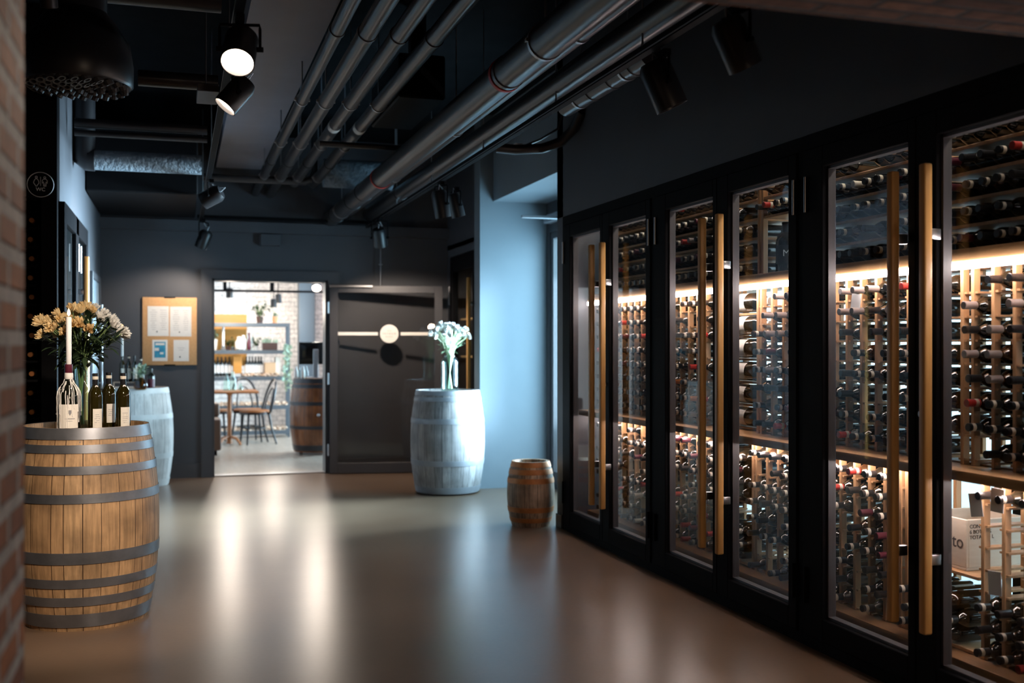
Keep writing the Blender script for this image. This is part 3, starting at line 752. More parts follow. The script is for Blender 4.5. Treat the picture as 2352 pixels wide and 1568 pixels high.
for (xf, y, z, nm) in SL:
    rr = random.Random(int(y * 1000) * 31 + int(z * 1000))
    occ = .94 if nm.startswith(('in the', 'under', 'above the light')) else (.72 if nm == 'below the counter' and y < 4.6 else .80)
    if nm == 'below the counter' and 3.1 < y < 3.43: occ = 1.1
    lf = -1
    for xt in (xf - .07, xf, xf + .12):
        q = seen(xt, y, z, CAMS, .01)
        if lf < 0 and q >= 0: lf = q
    l0 = max(seen(xf - .06, y, z), seen(xf + .02, y, z))
    if lf < 0 or rr.random() > occ: continue
    # known gaps of the photograph: empty cells by the crate and a clear shelf behind the fourth door
    if nm == 'below the counter' and 3.1 < y < 3.43 and .38 < z < .75: continue
    kd = rr.choices('krgpwKo', (60, 9, 3, 6, 1, 20, 1))[0]
    if nm == 'above the counter' and z > 1.35 and 3.9 < y < 5: kd = rr.choice('gggK')
    if nm == 'above the counter' and y < 3.5 and z > 1.2: kd = rr.choice('ggKK')
    gl = rr.choices('dbo', (80, 14, 6))[0]
    pu, pv, pd = proj(xf - .05, y, z)
    cand.append([pd, max(l0, 0) if l0 >= 0 else lf, l0 >= 0, xf, y, z, nm, kd + gl, pu, pv])
cand.sort(key=lambda q: (not q[2], q[0]))
NMAX = 275
ind, rest = cand[:NMAX], cand[NMAX:]
groups = {}
for q in ind: groups.setdefault((q[1], q[6]), []).append(q)
for (lfi, nm), qs in groups.items():
    zs = sorted({round(q[5], 3) for q in qs}, reverse=True); 
    for q in qs:
        row = zs.index(round(q[5], 3))
        same = sorted([w for w in qs if round(w[5], 3) == round(q[5], 3)], key=lambda w: w[8])
        colk = same.index(q)
        kind = q[7]
        if kind not in PROT: PROT[kind] = proto(kind)
        bo, ch = PROT[kind]
        o = bo.copy(); COL.objects.link(o)
        jx = R.uniform(-.012, .012)
        o.location = (q[3] + .225 + jx, q[4], q[5]); o.rotation_euler = (R.uniform(-1.2, 1.2), 0, R.uniform(-.007, .007))
        o['label'] = '%s capped bottle %s, %s glass door, %s row down, %s along' % (CAPN[kind[0]], nm, LEAF[lfi], ORD[row], ORD[colk])
        o['category'] = 'bottle'; o['group'] = 'wine bottles lying %s' % nm
        for cc in ch:
            w = cc.copy(); COL.objects.link(w); w.parent = o
if rest:
    rotm = Matrix.Rotation(-PI / 2, 4, 'Y'); parts = {}
    for q in rest:
        mx = Matrix.Translation((q[3] + .225, q[4], q[5])) @ rotm
        parts.setdefault('bottle', MB()).lathe(BORD + [(0, .292)], 12, mx)
        cp = {'k': 'cap_k', 'K': 'cap_k', 'r': 'cap_r', 'g': 'cap_g', 'p': 'cap_p', 'w': 'cap_w', 'o': 'cap_o'}[q[7][0]]
        parts.setdefault(cp, MB()).lathe(CAPP, 10, mx, cap0=False)
        if q[7][0] == 'k': parts.setdefault('cap_w', MB()).lathe(BANDP, 10, mx, False, False)
    body = parts.pop('bottle').build('wine_bottle_stock', M['bottle'], auto=False)
    tag(body, 'remaining small dark bottles in the far racks behind the cabinet glass', 'bottles', kind='stuff')
    for k, mm in parts.items(): mm.build('capsules', M[k], body)[
        'kind'] = 'stuff'
print('bottles', len(cand), len(ind), len(rest))
# magnums lying with necks inwards behind the fourth door
mg = None
for i, z in enumerate(MAGZ):
    lab = 'dark magnum with cream label on its side, %s shelf up from the counter' % ORD[i]
    if mg is None:
        rotp = Matrix.Rotation(PI / 2, 4, 'X'); k = 1.44
        mg = MB().lathe([(r * k, zz * 1.12) for r, zz in BORD] + [(0, .327)], 28, rotp).build('magnum_bottle', M['bottle'], at=(3.072, 5.445, z + .0545))
        MB().lathe([(r * k, zz * 1.12) for r, zz in CAPP], 18, rotp, cap0=False).build('capsule', M['cap_w'], mg)
        m = MB(); r = .0375 * k + .0006; nn = 20
        ring_ = [[m.b.verts.new((-r * math.cos(-1.0 + 2.4 * j / nn), -zz, r * math.sin(-1.0 + 2.4 * j / nn))) for j in range(nn + 1)] for zz in (.035, .135)]
        for j in range(nn): m.b.faces.new((ring_[0][j], ring_[0][j + 1], ring_[1][j + 1], ring_[1][j]))
        m.build('label', M['label'], mg); mkids = kids(mg); o = mg
    else:
        o = dup(mg, None, mkids); o.location.z = z + .0545
    tag(o, lab, 'bottle', 'magnums behind the fourth cabinet door')
# big bottle with M on its label
x, y = P(1806, 5.75)
o = bottle('magnum_bottle', 'standing black bottle with a grey label marked M', (x, y, 1.737), 1.5, .95, 'bottle', 'cap_k', None, (.06, .16, 2.4), face_rz(x, y), labmat='hoop_d', prints=False)
text('M', .05, M['paper'], kids(o)[-1], (0, -.0585, .115), (PI / 2, 0, 0))
# pine wine crate
x, y = 3.02, 3.645
t = thing('wine_crate', 'open pale pine wine crate printed with dark words behind the nearest glass', 'crate', (x, y, .4535))
m = MB().rbox(0, .30, -.10, .18, 0, .012, .002, 1).rbox(0, .012, -.10, .18, .012, .205, .002, 1).rbox(.288, .30, -.10, .18, .012, .205, .002, 1)
m.rbox(.012, .288, -.10, -.088, .012, .205, .002, 1).rbox(.012, .288, .168, .18, .012, .205, .002, 1)
m.build('crate_box', M['crate'], t)
text('to', .075, M['print'], t, (-.0008, -.052, .11), (PI / 2, 0, -PI / 2))
text('CONTAINS\n6 BOTTLES\nTOTAL 4.5 L', .022, M['print'], t, (.016, -.1008, .155), (PI / 2, 0, 0), al='LEFT')
# paper tags on necks
for i, (u, v) in enumerate(((2238, 1150), (2284, 1330), (2292, 1140), (1968, 690))):
    d = 2.93 / ((u - CX) / F * c_ + s_); x, y = P(u, d); z = ZV(v, d)
    o = MB().rbox(-.0012, .0012, -.028, .028, -.09, .0, .0005, 1).build('price_tag', M['paper'], at=(x, y, z + .03), rot=(.1 * i - .15, 0, .2))
    tag(o, ['white price tag beside the pine crate post', 'tilted white price tag low by the crate rack', 'white price tag at the picture edge under the counter', 'white price tag on a pewter capped bottle'][i], 'tag', 'paper tags on bottle necks')

# ------------------------------------------------------------------ glazed cabinet behind the pier
t = thing('wine_cabinet', 'tall black glazed cabinet with oak handle beyond the grey barrel', 'cabinet', (2.83, 10.62, .02))
m = MB().rbox(-.012, .05, .54, .65, 0, 2.29, .003, 1).rbox(-.012, .05, -.38, -.27, 0, 2.29, .003, 1).rbox(-.012, .05, -.27, .54, 0, .13, .003, 1).rbox(-.012, .05, -.27, .54, 2.13, 2.29, .003, 1)
dr = m.build('door', M['frame'], t); MB().box(.02, .028, -.27, .54, .13, 2.13).build('glass_pane', M['glass'], dr, smooth=False)
oak_handle(dr, -.062, -.31, .26, 2.02, -1)
MB().cyl((-.02, .655, 1.78), (-.02, .655, 1.98), .008, n=12).build('hinge', M['steel'], dr)
for i, z in enumerate((.4, .82, 1.25, 1.65)):
    o = MB().rbox(2.92, 3.4, 10.0, 11.25, z - .02, z, .003).build('shelf_board', M['counter']); tag(o, 'oak shelf in the glazed cabinet behind the pier, %s from the floor' % ORD[i], 'shelf')
    for k in range(5):
        if 10.2 + .2 * k > 10.75: continue
        bottle('wine_bottle', 'upright bottle in the cabinet behind the pier, %s shelf, %s from the pier' % (ORD[i], ORD[k]), (3.05 + .05 * (k % 2), 10.2 + .2 * k, z), .95, .95, 'bottle', ('cap_r', 'cap_w', 'cap_k')[(i + k) % 3], None, (.04, .14, 1.8), face_rz(3, 10.5), 'upright bottles behind the pier', prints=False)

# ------------------------------------------------------------------ doors and fittings on the left wall
t = thing('wine_cabinet', 'black framed cabinet with dark glazed doors and oak handle on the left wall', 'cabinet', (-.747, 8.45, 0))
m = MB()
for a, b in ((-.93, -.80), (-.10, .10), (.80, .93)): m.rbox(0, .04, a, b, .0, 2.30, .003, 1)
m.rbox(0, .04, -.80, .80, 2.17, 2.30, .003, 1).rbox(0, .04, -.80, .80, 0, .12, .003, 1)
dr = m.build('door', M['frame'], t)
MB().box(.004, .008, -.8, .8, .12, 2.17).build('backing', M['black'], t, smooth=False)
MB().box(.016, .022, -.8, -.1, .12, 2.17).box(.016, .022, .1, .8, .12, 2.17).build('glass_pane', M['glass'], dr, smooth=False)
oak_handle(dr, .095, .06, .3, 2.02, 1)
for y in (-.07, .12): MB().cyl((.05, y, 1.9), (.05, y, 2.1), .007, n=10).build('hinge', M['steel'], dr)
m = MB().rbox(0, .03, -.52, -.46, 0, 2.02, .003, 1).rbox(0, .03, .40, .46, 0, 2.02, .003, 1).rbox(0, .03, -.46, .40, 1.96, 2.02, .003, 1)
t = m.build('door_3', M['trimpaint'], at=(-.75, 10.62, 0)); t['kind'] = 'structure'; MB().rbox(0, .015, -.46, .40, .01, 1.96, .003, 1).build('door_leaf', M['pier'], t)
MB().cyl((.05, .30, .95), (.05, .30, 1.75), .012, n=12).cyl((.01, .30, 1.0), (.05, .30, 1.0), .008).cyl((.01, .30, 1.7), (.05, .30, 1.7), .008).build('handle', M['steel'], t)
# WC sign on the shade-blackened return wall
x, y = -.845, 7.438
dd = y * c_ + x * s_; zc = ZV(424, dd)
t = thing('restroom_sign', 'round outlined WC sign with two figures on the dark wall', 'sign', (x, y, zc))
def ring(m, cx, cz, rx, rz, w, a0=0, a1=2 * PI, n=40):
    m.tube([(cx + rx * math.cos(a0 + (a1 - a0) * i / n), -.002, cz + rz * math.sin(a0 + (a1 - a0) * i / n)) for i in range(n if a1 - a0 > 6.2 else n + 1)], w, 5, a1 - a0 > 6.2)
MB().lath([(.079, 0), (.079, .0015), (0, .0015)], (0, .001, 0), (0, -1, 0), 40).build('sign_plate', M['black'], t)
m = MB(); ring(m, 0, 0, .079, .079, .0018); m.build('sign_rim', M['signline'], t)
w = .0017
m = MB(); ring(m, -.025, .047, .006, .006, w, n=16)
m.tube([(-.025 + q[0], -.002, q[1]) for q in ((-.006, .036), (-.014, .022), (-.016, .008), (-.010, .002), (-.006, -.004), (-.004, -.010), (.004, -.010), (.006, -.004), (.010, .002), (.016, .008), (.014, .022), (.006, .036))], w, 5, True)
m.build('woman_figure', M['signline'], t)
m = MB(); ring(m, .025, .046, .006, .006, w, n=16)
m.tube([(.025 + q[0], -.002, q[1]) for q in ((-.008, .036), (-.015, .026), (-.015, .008), (-.008, .020), (-.007, -.010), (-.001, -.010), (0, .012), (.001, -.010), (.007, -.010), (.008, .020), (.015, .008), (.015, .026), (.008, .036))], w, 5, True)
m.build('man_figure', M['signline'], t)
MB().box(-.001, .001, -.003, 0, -.008, .05).build('divider', M['signline'], t)
text('WC', .032, M['signline'], t, (0, -.002, -.031), (PI / 2, 0, 0))
# dark rack with bottles in the black recess under the sign
t = thing('wine_rack', 'black rack of bottles in the dark recess under the WC sign', 'rack', (-1.04, 7.62, 0))
for xx in (-.2, 0, .17): MB().box(xx, xx + .02, 0, .28, 0, 2.28).build('upright', M['black'], t, smooth=False)
RZ = [.30 + .125 * i for i in range(16)]
for z in RZ: MB().box(-.18, .17, .0, .28, z - .055, z - .040).build('rail', M['black'], t, smooth=False)
for i, z in enumerate(RZ):
    x = -.915 + (.002 if i % 2 else -.006)
    bo, ch = PROT.setdefault('od', None) or proto('od')
    PROT['od'] = (bo, ch)
    o = bo.copy(); COL.objects.link(o); o.location = (x, 7.86, z); o.rotation_euler = (0, 0, PI / 2)
    tag(o, 'orange gold capped bottle in the dark recess under the WC sign, %s up' % ORD[i], 'bottle', 'bottles in the dark recess')
    for cc in ch: q = cc.copy(); COL.objects.link(q); q.parent = o

# ------------------------------------------------------------------ back wall: cork board, shop door
def XB(u, Y): a = (u - CX) / F; d = Y / (c_ - a * s_); return d * (a * c_ + s_), d
def ZB(u, v, Y): return ZV(v, XB(u, Y)[1])
YB = 11.45
x0, x1 = XB(327, YB)[0], XB(452, YB)[0]; z0, z1 = 1.158, 1.85
t = thing('hanging_notice_board', 'tan cork notice board with pinned menus on the slate wall', 'board', ((x0 + x1) / 2, YB, z0))
w = (x1 - x0) / 2
MB().rbox(-w, w, -.022, 0, 0, z1 - z0, .006, 2).build('cork_panel', M['cork'], t)
for z in (-.004, z1 - z0 - .008): MB().rbox(-.055, .055, -.026, -.002, z, z + .012, .002, 1).build('bracket', M['frame'], t)
for nm, u0, v0, u1, v1, lb in (('menu_sheet', 339, 703, 388, 771.5, 'large white menu sheet at the upper left of the cork board'), ('menu_sheet', 390.5, 704, 439.5, 772.5, 'large white menu sheet at the upper right of the cork board'),
                            ('poster', 350, 780, 385, 829, 'small blue picture poster on the cork board'), ('menu_sheet', 398.6, 780.3, 434, 829.3, 'small white card at the lower right of the cork board')):
    a, b = XB(u0, YB)[0], XB(u1, YB)[0]; zt, zb = ZB(u0, v0, YB), ZB(u0, v1, YB)
    t = thing(nm, lb, 'paper' if nm != 'poster' else 'poster', ((a + b) / 2, YB - .0225, zb), group='papers on the cork board')
    w = (b - a) / 2; hh = zt - zb
    MB().box(-w, w, -.0016, 0, 0, hh).build('sheet', M['paper'], t, smooth=False)
    m = MB()
    if nm == 'poster':
        MB().box(-w + .02, w - .02, -.0024, -.0016, .035, hh - .022).build('picture_print', M['blueposter'], t, smooth=False)
        MB().box(-w + .03, w - .03, -.0030, -.0024, hh - .055, hh - .033).box(-w + .022, -.01, -.003, -.0024, .105, .135).box(0, w - .04, -.003, -.0024, .07, .09).build('pale_shapes', M['paper'], t, smooth=False)
    else:
        rr = random.Random(int(u0))
        for cx in ((-.045, .05) if hh > .25 else (0,)):
            for i in range(int(hh / .022) - 3):
                if hh < .25 and i not in (2, 3): continue
                q = rr.uniform(.015, .035); m.box(cx - q, cx + q, -.002, -.0016, hh - .04 - i * .022, hh - .0375 - i * .022)
        m.build('print', M['ink'], t, smooth=False)
        MB().lath([(.006, 0), (.006, .004), (0, .006)], (-.012, -.0016, .045), (0, -1, 0), 10).build('pin', M['black'], t)
# open glass shop door
a = Vector((1.525, 11.33)); b = Vector((2.70, 11.13)); W = (b - a).length
HD = 1.985
m = MB().rbox(0, .085, -.022, .022, 0, HD, .003, 1).rbox(W - .085, W, -.022, .022, 0, HD, .003, 1).rbox(.085, W - .085, -.022, .022, 0, .11, .003, 1).rbox(.085, W - .085, -.022, .022, HD - .075, HD, .003, 1)
t = m.build('door_2', M['doorpaint'], at=(a.x, a.y, .008), rot=(0, 0, math.atan2(b.y - a.y, b.x - a.x))); t['kind'] = 'structure'
MB().box(.085, W - .085, -.004, .004, .11, HD - .075).build('glass_pane', M['darkglass'], t, smooth=False)
MB().rbox(.0, .45, -.05, -.024, HD - .02, HD + .004, .003, 1).build('closer_arm', M['steel'], t)
for z in (.25, 1.0, 1.75): MB().cyl((-.012, -.02, z - .06), (-.012, -.02, z + .06), .011, n=10).build('hinge', M['steel'], t)
cx = (XB(895, 11.25)[0] - a.x); zc = ZB(895, 768, 11.23)
s_o = MB().lath([(.098, 0), (.098, .0015), (0, .0015)], (cx, -.0045, zc), (0, -1, 0), 40).build('round_sticker', M['sticker'], t)
text('T R T D K W', .026, M['ink'], s_o, (cx, -.0068, zc), (PI / 2, 0, 0)); m = MB()
for i in range(3): m.box(cx - .022 + i * .016, cx - .011 + i * .016, -.0068, -.006, zc + .026, zc + .037)
for i in range(6): m.box(cx - .040 + i * .0135, cx - .031 + i * .0135, -.0068, -.006, zc - .037, zc - .027)
m.build('small_print', mat('pale sticker print', (.6, .56, .52), .7), s_o, smooth=False)
MB().box(.087, cx - .12, -.0055, -.0042, zc - .017, zc + .017).build('sticker_stripe', M['sticker'], t, smooth=False)
MB().box(cx + .12, W - .087, -.0055, -.0042, zc - .017, zc + .017).build('sticker_stripe', M['sticker'], t, smooth=False)
# thin suspended rod over the door
o = MB().cyl((XB(875, 11.3)[0], 11.32, 2.0), (XB(875, 11.3)[0], 11.32, 2.47), .007, n=8).rbox(XB(875, 11.3)[0] - .02, XB(875, 11.3)[0] + .02, 11.31, 11.33, 2.22, 2.23, .003, 1).build('door_stay', M['steel']); tag(o, 'slim white steel rod hanging above the folded shop door', 'rod')
o = MB().rbox(XB(597, YB)[0], XB(642, YB)[0], 11.36, 11.45, 2.40, 2.52, .004, 1).build('mounted_junction_box', M['wall']); tag(o, 'grey square junction box on the wall above the shop doorway', 'box')

# ------------------------------------------------------------------ ceiling services
def hang(lbl, name, pts, r, matk='pipe', cat='pipe', clamps=(), cmat='zinc', joints=(), n=20, group=None):
    o = MB().tube(pts, r, n).build(name, M[matk], auto=False); tag(o, lbl, cat, group)
    p0, p1 = Vector(pts[0]), Vector(pts[-1]); d = (p1 - p0).normalized()
    for y in clamps:
        t_ = (y - p0.y) / (p1.y - p0.y); p = p0.lerp(p1, t_)
        m = MB().lath([(r + .001, -.011), (r + .005, -.011), (r + .005, .011), (r + .001, .011), (r + .001, -.011)], p, d, 24, False, False)
        m.cyl(p + Vector((0, 0, r)), (p.x, p.y, 3.56), .005, n=8)
        for sx in (-1, 1): m.box(p.x + sx * (r + .003) - .010, p.x + sx * (r + .003) + .010, p.y - .012, p.y + .012, p.z - .008, p.z + .008)
        m.build('clamp', M[cmat], o)
    for y in joints:
        t_ = (y - p0.y) / (p1.y - p0.y); p = p0.lerp(p1, t_)
        MB().lath([(r, -.02), (r + .005, -.018), (r + .005, .018), (r, .02)], p, d, 24, False, False).build('joint_collar', M[matk], o)
    return o
PZ = 2.95
for i, (u, v, r, lb) in enumerate(((688, 241, .037, 'thin dark pipe running along the grey beam edge'), (741, 245, .048, 'dark clamped pipe, second from the grey beam'),
                             (726, 349, .046, 'dark clamped pipe with a white tag, third from the grey beam'), (779, 350, .046, 'dark clamped pipe with a white tag, fourth from the grey beam'))):
    d = F * (PZ - H) / (HV - v); X = P(u, d)[0]
    y1 = 11.43 if i < 2 else 10.6
    o = hang(lb, 'ceiling_pipe', [(X, 2.36, PZ), (X, 7, PZ), (X, y1, PZ)], r, clamps=[4.2, 7.0, 8.5, 10.2], joints=[5.4, 9.4], group='clamped pipes beside the beam')
    if i > 1: MB().lath([(r + .001, -.05), (r + .002, -.05), (r + .002, .05), (r + .001, .05)], (X, 7.75, PZ), (0, 1, 0), 20, False, False).build('pipe_tag', M['paper'], o)
d = F * (2.7 - H) / (HV - 180); XA = P(1151, d)[0]
o = hang('largest dark pipe with red lined clamps crossing the ceiling', 'ceiling_pipe', [(XA, 2.36, 2.70), (XA, 7, 2.70), (XA, 11.44, 2.70)], .080, clamps=[4.45, 10.6], joints=[5.0, 9.3, 9.9, 11.0], group='large pipes over the corridor', n=28)
for y in (5.05, 8.45): MB().lath([(.082, -.014), (.087, -.014), (.087, .014), (.082, .014), (.082, -.014)], (XA, y, 2.70), (0, 1, 0), 28, False, False).build('clamp_liner', M['red'], o)
hang('slim dark pipe tucked beside the largest ceiling pipe', 'ceiling_pipe', [(XA + .145, 2.36, 2.74), (XA + .145, 7, 2.74), (XA + .145, 11.44, 2.74)], .045, clamps=[4.4, 6.6, 8.6], group='large pipes over the corridor')
hang('wide dark pipe hanging directly above the right lighting track', 'ceiling_pipe', [(XA + .39, 2.36, 2.75), (XA + .39, 7, 2.75), (XA + .39, 11.3, 2.75)], .064, group='large pipes over the corridor', joints=[9.6], n=28)
# lighting tracks with wires
TR, TL, TZ = 1.90, .215, 2.60
for X, y0, y1, lb, wy in ((TR, 2.36, 11.2, 'black lighting track under the wide ceiling pipe', (4.2, 5.3, 6.7, 8.2, 9.6)), (TL, 2.36, 11.2, 'black lighting track along the left of the grey beam', (4.9, 7.6, 10.3))):
    t = thing('lighting_track', lb, 'track', (X, (y0 + y1) / 2, TZ)); hw = (y1 - y0) / 2
    MB().box(-.018, .018, -hw, hw, 0, .034).build('track_rail', M['frame'], t, smooth=False)
    MB().box(.018, .0195, -hw, hw, .006, .012).box(-.0195, -.018, -hw, hw, .006, .012).build('conductor', M['zinc'], t, smooth=False)
    for y in wy: MB().cyl((0, y - (y0 + y1) / 2, .034), (0, y - (y0 + y1) / 2, 3.55 - TZ), .0042, n=6).lath([(.010, 0), (.004, .03)], (0, y - (y0 + y1) / 2, .034), (0, 0, 1), 8).build('suspension_wire', M['steel'], t)
def spot(lb, loc, d, top, r=.06, ln=.17, lit=False, power=60, col=(1, .82, .66), ang=55):
    """loc: centre of the housing; d: aim; top: height of the track"""
    d = Vector(d).normalized(); loc = Vector(loc)
    t = thing('spotlight', lb, 'spotlight', loc, group='black track spotlights')
    x, y, dd = frame_of(d)
    prof = [(0, -ln / 2 - .012), (r * .75, -ln / 2 - .008), (r, -ln / 2 + .02), (r, ln / 2), (r * .93, ln / 2), (r * .9, ln / 2 - .018)]
    MB().lath(prof, (0, 0, 0), d, 28, True, False).build('housing', M['lamphouse'], t)
    MB().lath([(r * .9, 0), (0, .003)], d * (ln / 2 - .016), d, 28).build('lens', M['lamp'] if lit else M['lampoff'], t)
    hz = Vector((d.y, -d.x, 0)); hz = hz.normalized() if hz.length > .05 else Vector((1, 0, 0))
    e = r + .012; zt = top - loc.z
    yk = MB().tube([hz * e, hz * e + Vector((0, 0, zt - .045)), hz * e * .98 + Vector((0, 0, zt - .03)), -hz * e * .98 + Vector((0, 0, zt - .03)), -hz * e + Vector((0, 0, zt - .045)), -hz * e], .006, 6)
    for q in (1, -1): yk.cyl(hz * (r - .004) * q, hz * (e + .012) * q, .010, n=10)
    yk.build('yoke', M['frame'], t)
    MB().box(-.015, .015, -.05, .05, zt - .026, zt).build('track_adapter', M['frame'], t, smooth=False)
    MB().tube([Vector((0, 0, zt - .03)), Vector((.03, .02, zt * .6)), -d * (ln / 2 + .03) + Vector((.01, 0, .02)), -d * (ln / 2)], .004, 6).build('cable', M['zinc'], t)
    if lit:
        li = bpy.data.lights.new('spot_lamp', 'SPOT'); li.energy = power; li.color = col; li.spot_size = math.radians(ang); li.spot_blend = .6; li.shadow_soft_size = r * .7
        o = bpy.data.objects.new('spot_lamp', li); COL.objects.link(o); o.location = loc + d * (ln / 2 + .02); o.rotation_euler = d.to_track_quat('-Z', 'Y').to_euler()
    return t
spot('large lit black spotlight hanging nearest the brick pillar', (P(551, 4.03)[0], P(551, 4.03)[1], 2.478), (-.14, -.62, -.75), TZ, .063, .17, True, 45, ang=100)
spot('added unseen black spotlight on the left track nearest the lintel, lighting the oak barrel', (.215, 3.0, 2.478), (-.62, 2.6, -1.75), TZ, .063, .17, True, 330, ang=44)  # out of view, added to warm the front of the oak barrel
spot('smaller lit black spotlight hanging just behind the large lit one', (P(541, 4.75)[0], P(541, 4.75)[1], 2.475), (-.62, -.1, -.78), TZ, .055, .15, True, 50, ang=90)
spot('black spotlight on the left track turned sideways over the corridor', (P(486, 8.0)[0], P(486, 8.0)[1], 2.475), (-.85, .35, -.45), TZ, .065, .15, True, 60, ang=70)
spot('black spotlight at the far end of the left track', (P(468, 10.5)[0], P(468, 10.5)[1], 2.40), (-.34, .25, -.9), TZ, .065, .17, True, 48, ang=110)
spot('black spotlight at the far end of the right track over the shop door', (P(872, 10.4)[0], P(872, 10.4)[1], 2.41), (.22, .42, -.85), TZ, .07, .17, True, 110, ang=110)
spot('black spotlight before the pier, left of a close pair', (P(1013, 8.1)[0], P(1013, 8.1)[1], 2.43), (.2, .1, -.95), TZ, .062, .2)
spot('black spotlight before the pier, right of a close pair', (P(1047, 8.4)[0], P(1047, 8.4)[1], 2.46), (.28, .1, -.95), TZ, .055, .18)
spot('big black spotlight over the middle cabinet doors', (P(1522, 4.5)[0], P(1522, 4.5)[1], 2.455), (.42, -.05, -.9), TZ, .07, .2)
spot('dim black spotlight tucked under the brick lintel', (P(1690, 3.9)[0], P(1690, 3.9)[1], 2.46), (.5, .1, -.85), TZ, .065, .18)
# ducts left of the beam
x, y = P(180, 4.9)
t = thing('ceiling_air_diffuser', 'round black nozzle diffuser hanging from the ceiling beside the pillar', 'vent', (x, y, 2.55))
MB().lathe([(.232, .0), (.240, .012), (.240, .10), (.225, .20), (.16, .30), (.125, .34), (.125, 1.0)], 48, cap0=False).build('diffuser_body', M['pipe2'], t)
m = MB().lathe([(.233, .004), (0, .004)], 48, cap0=False)
for rr_, k in ((.05, 6), (.10, 12), (.15, 18), (.20, 24)):
    for i in range(k):
        a = 2 * PI * i / k + rr_ * 9
        m.lath([(.021, 0), (.019, .022), (.012, .022), (.011, .004)], (rr_ * math.cos(a), rr_ * math.sin(a), .004), (.5 * math.cos(a + 1), .5 * math.sin(a + 1), -1), 10, False, True)
m.build('nozzle_plate', mat('dark plastic nozzles', (.05, .05, .055), .45), t)
hang('dark pipe with collars crossing beside the round diffuser', 'cross_pipe', [(-.2, 5.87, 2.75), (.0, 5.87, 2.75), (.20, 5.87, 2.75)], .042)
hang('quilted insulated duct crossing the ceiling left of the beam', 'insulated_duct', [(-.64, 8.57, 2.75), (-.2, 8.57, 2.75), (.17, 8.57, 2.75)], .075, 'quilt', 'duct')
hang('black duct elbow dropping at the left wall end of the quilted duct', 'duct_elbow', [(-.68, 8.57, 3.5), (-.68, 8.57, 2.82), (-.675, 8.57, 2.77), (-.65, 8.57, 2.75), (-.60, 8.57, 2.75)], .085, 'pipe2', 'duct')
hang('upper black pipe over the quilted duct, left of the beam', 'cross_pipe', [(-.7, 8.1, 2.93), (-.2, 8.1, 2.93), (.2, 8.1, 2.93)], .034)
hang('lower black pipe over the quilted duct, left of the beam', 'cross_pipe', [(-.7, 8.1, 2.86), (-.2, 8.1, 2.86), (.2, 8.1, 2.86)], .022)
hang('rough insulated duct high above the round diffuser', 'insulated_duct', [(-1.2, 5.42, 3.06), (-.5, 5.42, 3.06), (.2, 5.42, 3.06)], .07, 'pipe2', 'duct')
hang('short capped black pipe beside the brick pillar top', 'hanging_pipe_stub', [(P(122, 4.6)[0], 4.66, 3.0), (P(122, 4.6)[0] + .01, 4.70, 2.78), (P(122, 4.6)[0] + .012, 4.72, 2.74)], .035)
o = MB().rbox(-.745, .16, 9.6, 11.36, 2.66, 3.2, .01, 1).build('ventilation_duct', M['black']); tag(o, 'big black boxed duct in the ceiling corner left of the beam', 'duct')
o = MB().rbox(P(470, 5.7)[0] - .045, P(470, 5.7)[0] + .06, 5.5, 5.8, 2.62, 2.66, .003, 1).cyl((P(470, 5.7)[0], 5.65, 2.66), (P(470, 5.7)[0], 5.65, 3.55), .004, n=6).build('hanging_sensor_box', M['wall']); tag(o, 'small grey box hanging beside the left lighting track', 'box')
hang('dark pipe crossing under the beam towards the clamped pipes', 'cross_pipe', [(.2, 10.35, 2.93), (.8, 10.35, 2.93), (1.15, 10.35, 2.93), (1.22, 10.35, 2.96), (1.25, 10.35, 3.03), (1.25, 10.35, 3.5)], .036)
t = MB().box(.18, 2.0, 11.18, 11.26, 2.645, 2.675).build('cable_tray', M['frame'], smooth=False); tag(t, 'black cable tray along the top of the slate wall', 'tray')
hang('quilted duct bundle behind the clamped pipes', 'insulated_duct', [(1.30, 10.1, 2.98), (1.6, 10.1, 2.98), (1.95, 10.1, 2.98)], .135, 'quilt', 'duct')
o = MB().rbox(1.32, 1.62, 6.6, 7.6, 2.92, 3.2, .01, 1).rbox(1.42, 1.52, 6.7, 6.8, 3.2, 3.56, .005, 1).build('ventilation_box', M['black']); tag(o, 'black ventilation box above the largest pipe', 'duct')
hang('thin black crossbar pipe behind the ventilation box', 'cross_pipe', [(1.0, 8.0, 2.86), (1.3, 8.0, 2.86), (1.62, 8.0, 2.86)], .022)
hang('dark round duct with wire rings near the cabinet wall', 'hanging_ring_duct', [(2.31, 5.0, 2.85), (2.31, 5.6, 2.85), (2.31, 6.25, 2.85)], .062, 'pipe', 'duct', joints=[5.2, 5.5, 5.8], clamps=[5.3, 6.0])
hang('curved grey pipe turning into the wall near the niche', 'elbow_pipe', [(2.18, 7.35, 2.78), (2.32, 7.33, 2.77), (2.5, 7.28, 2.78), (2.62, 7.2, 2.82), (2.68, 7.1, 2.9), (2.70, 7.0, 3.0)], .036)
t = thing('cable_box', 'small white junction box on a cable before the niche', 'box', (P(1190, 7.9)[0], P(1190, 7.9)[1], ZV(337, 7.9)))
MB().rbox(-.03, .03, -.02, .02, -.025, .025, .004, 1).build('box_shell', M['paper'], t)
MB().tube([(-.22, .1, .04), (-.14, .06, -.01), (-.07, .03, -.02), (-.03, 0, 0)], .006, 6).tube([(.03, 0, 0), (.15, -.08, .05), (.26, -.15, .12), (.3, -.2, .3)], .009, 6).build('cable', M['pipe'], t)
# door closer over the street door
t = thing('mounted_door_closer', 'pale door closer with bar arm over the street door', 'closer', (3.38, 9.42, 2.52))
MB().rbox(-.06, .02, -.2, .2, .0, .075, .006, 1).build('closer_body', M['hoop_b'], t)
MB().rbox(-.40, -.02, -.19, -.165, .0, .028, .004, 1).build('closer_arm', M['zinc'], t)

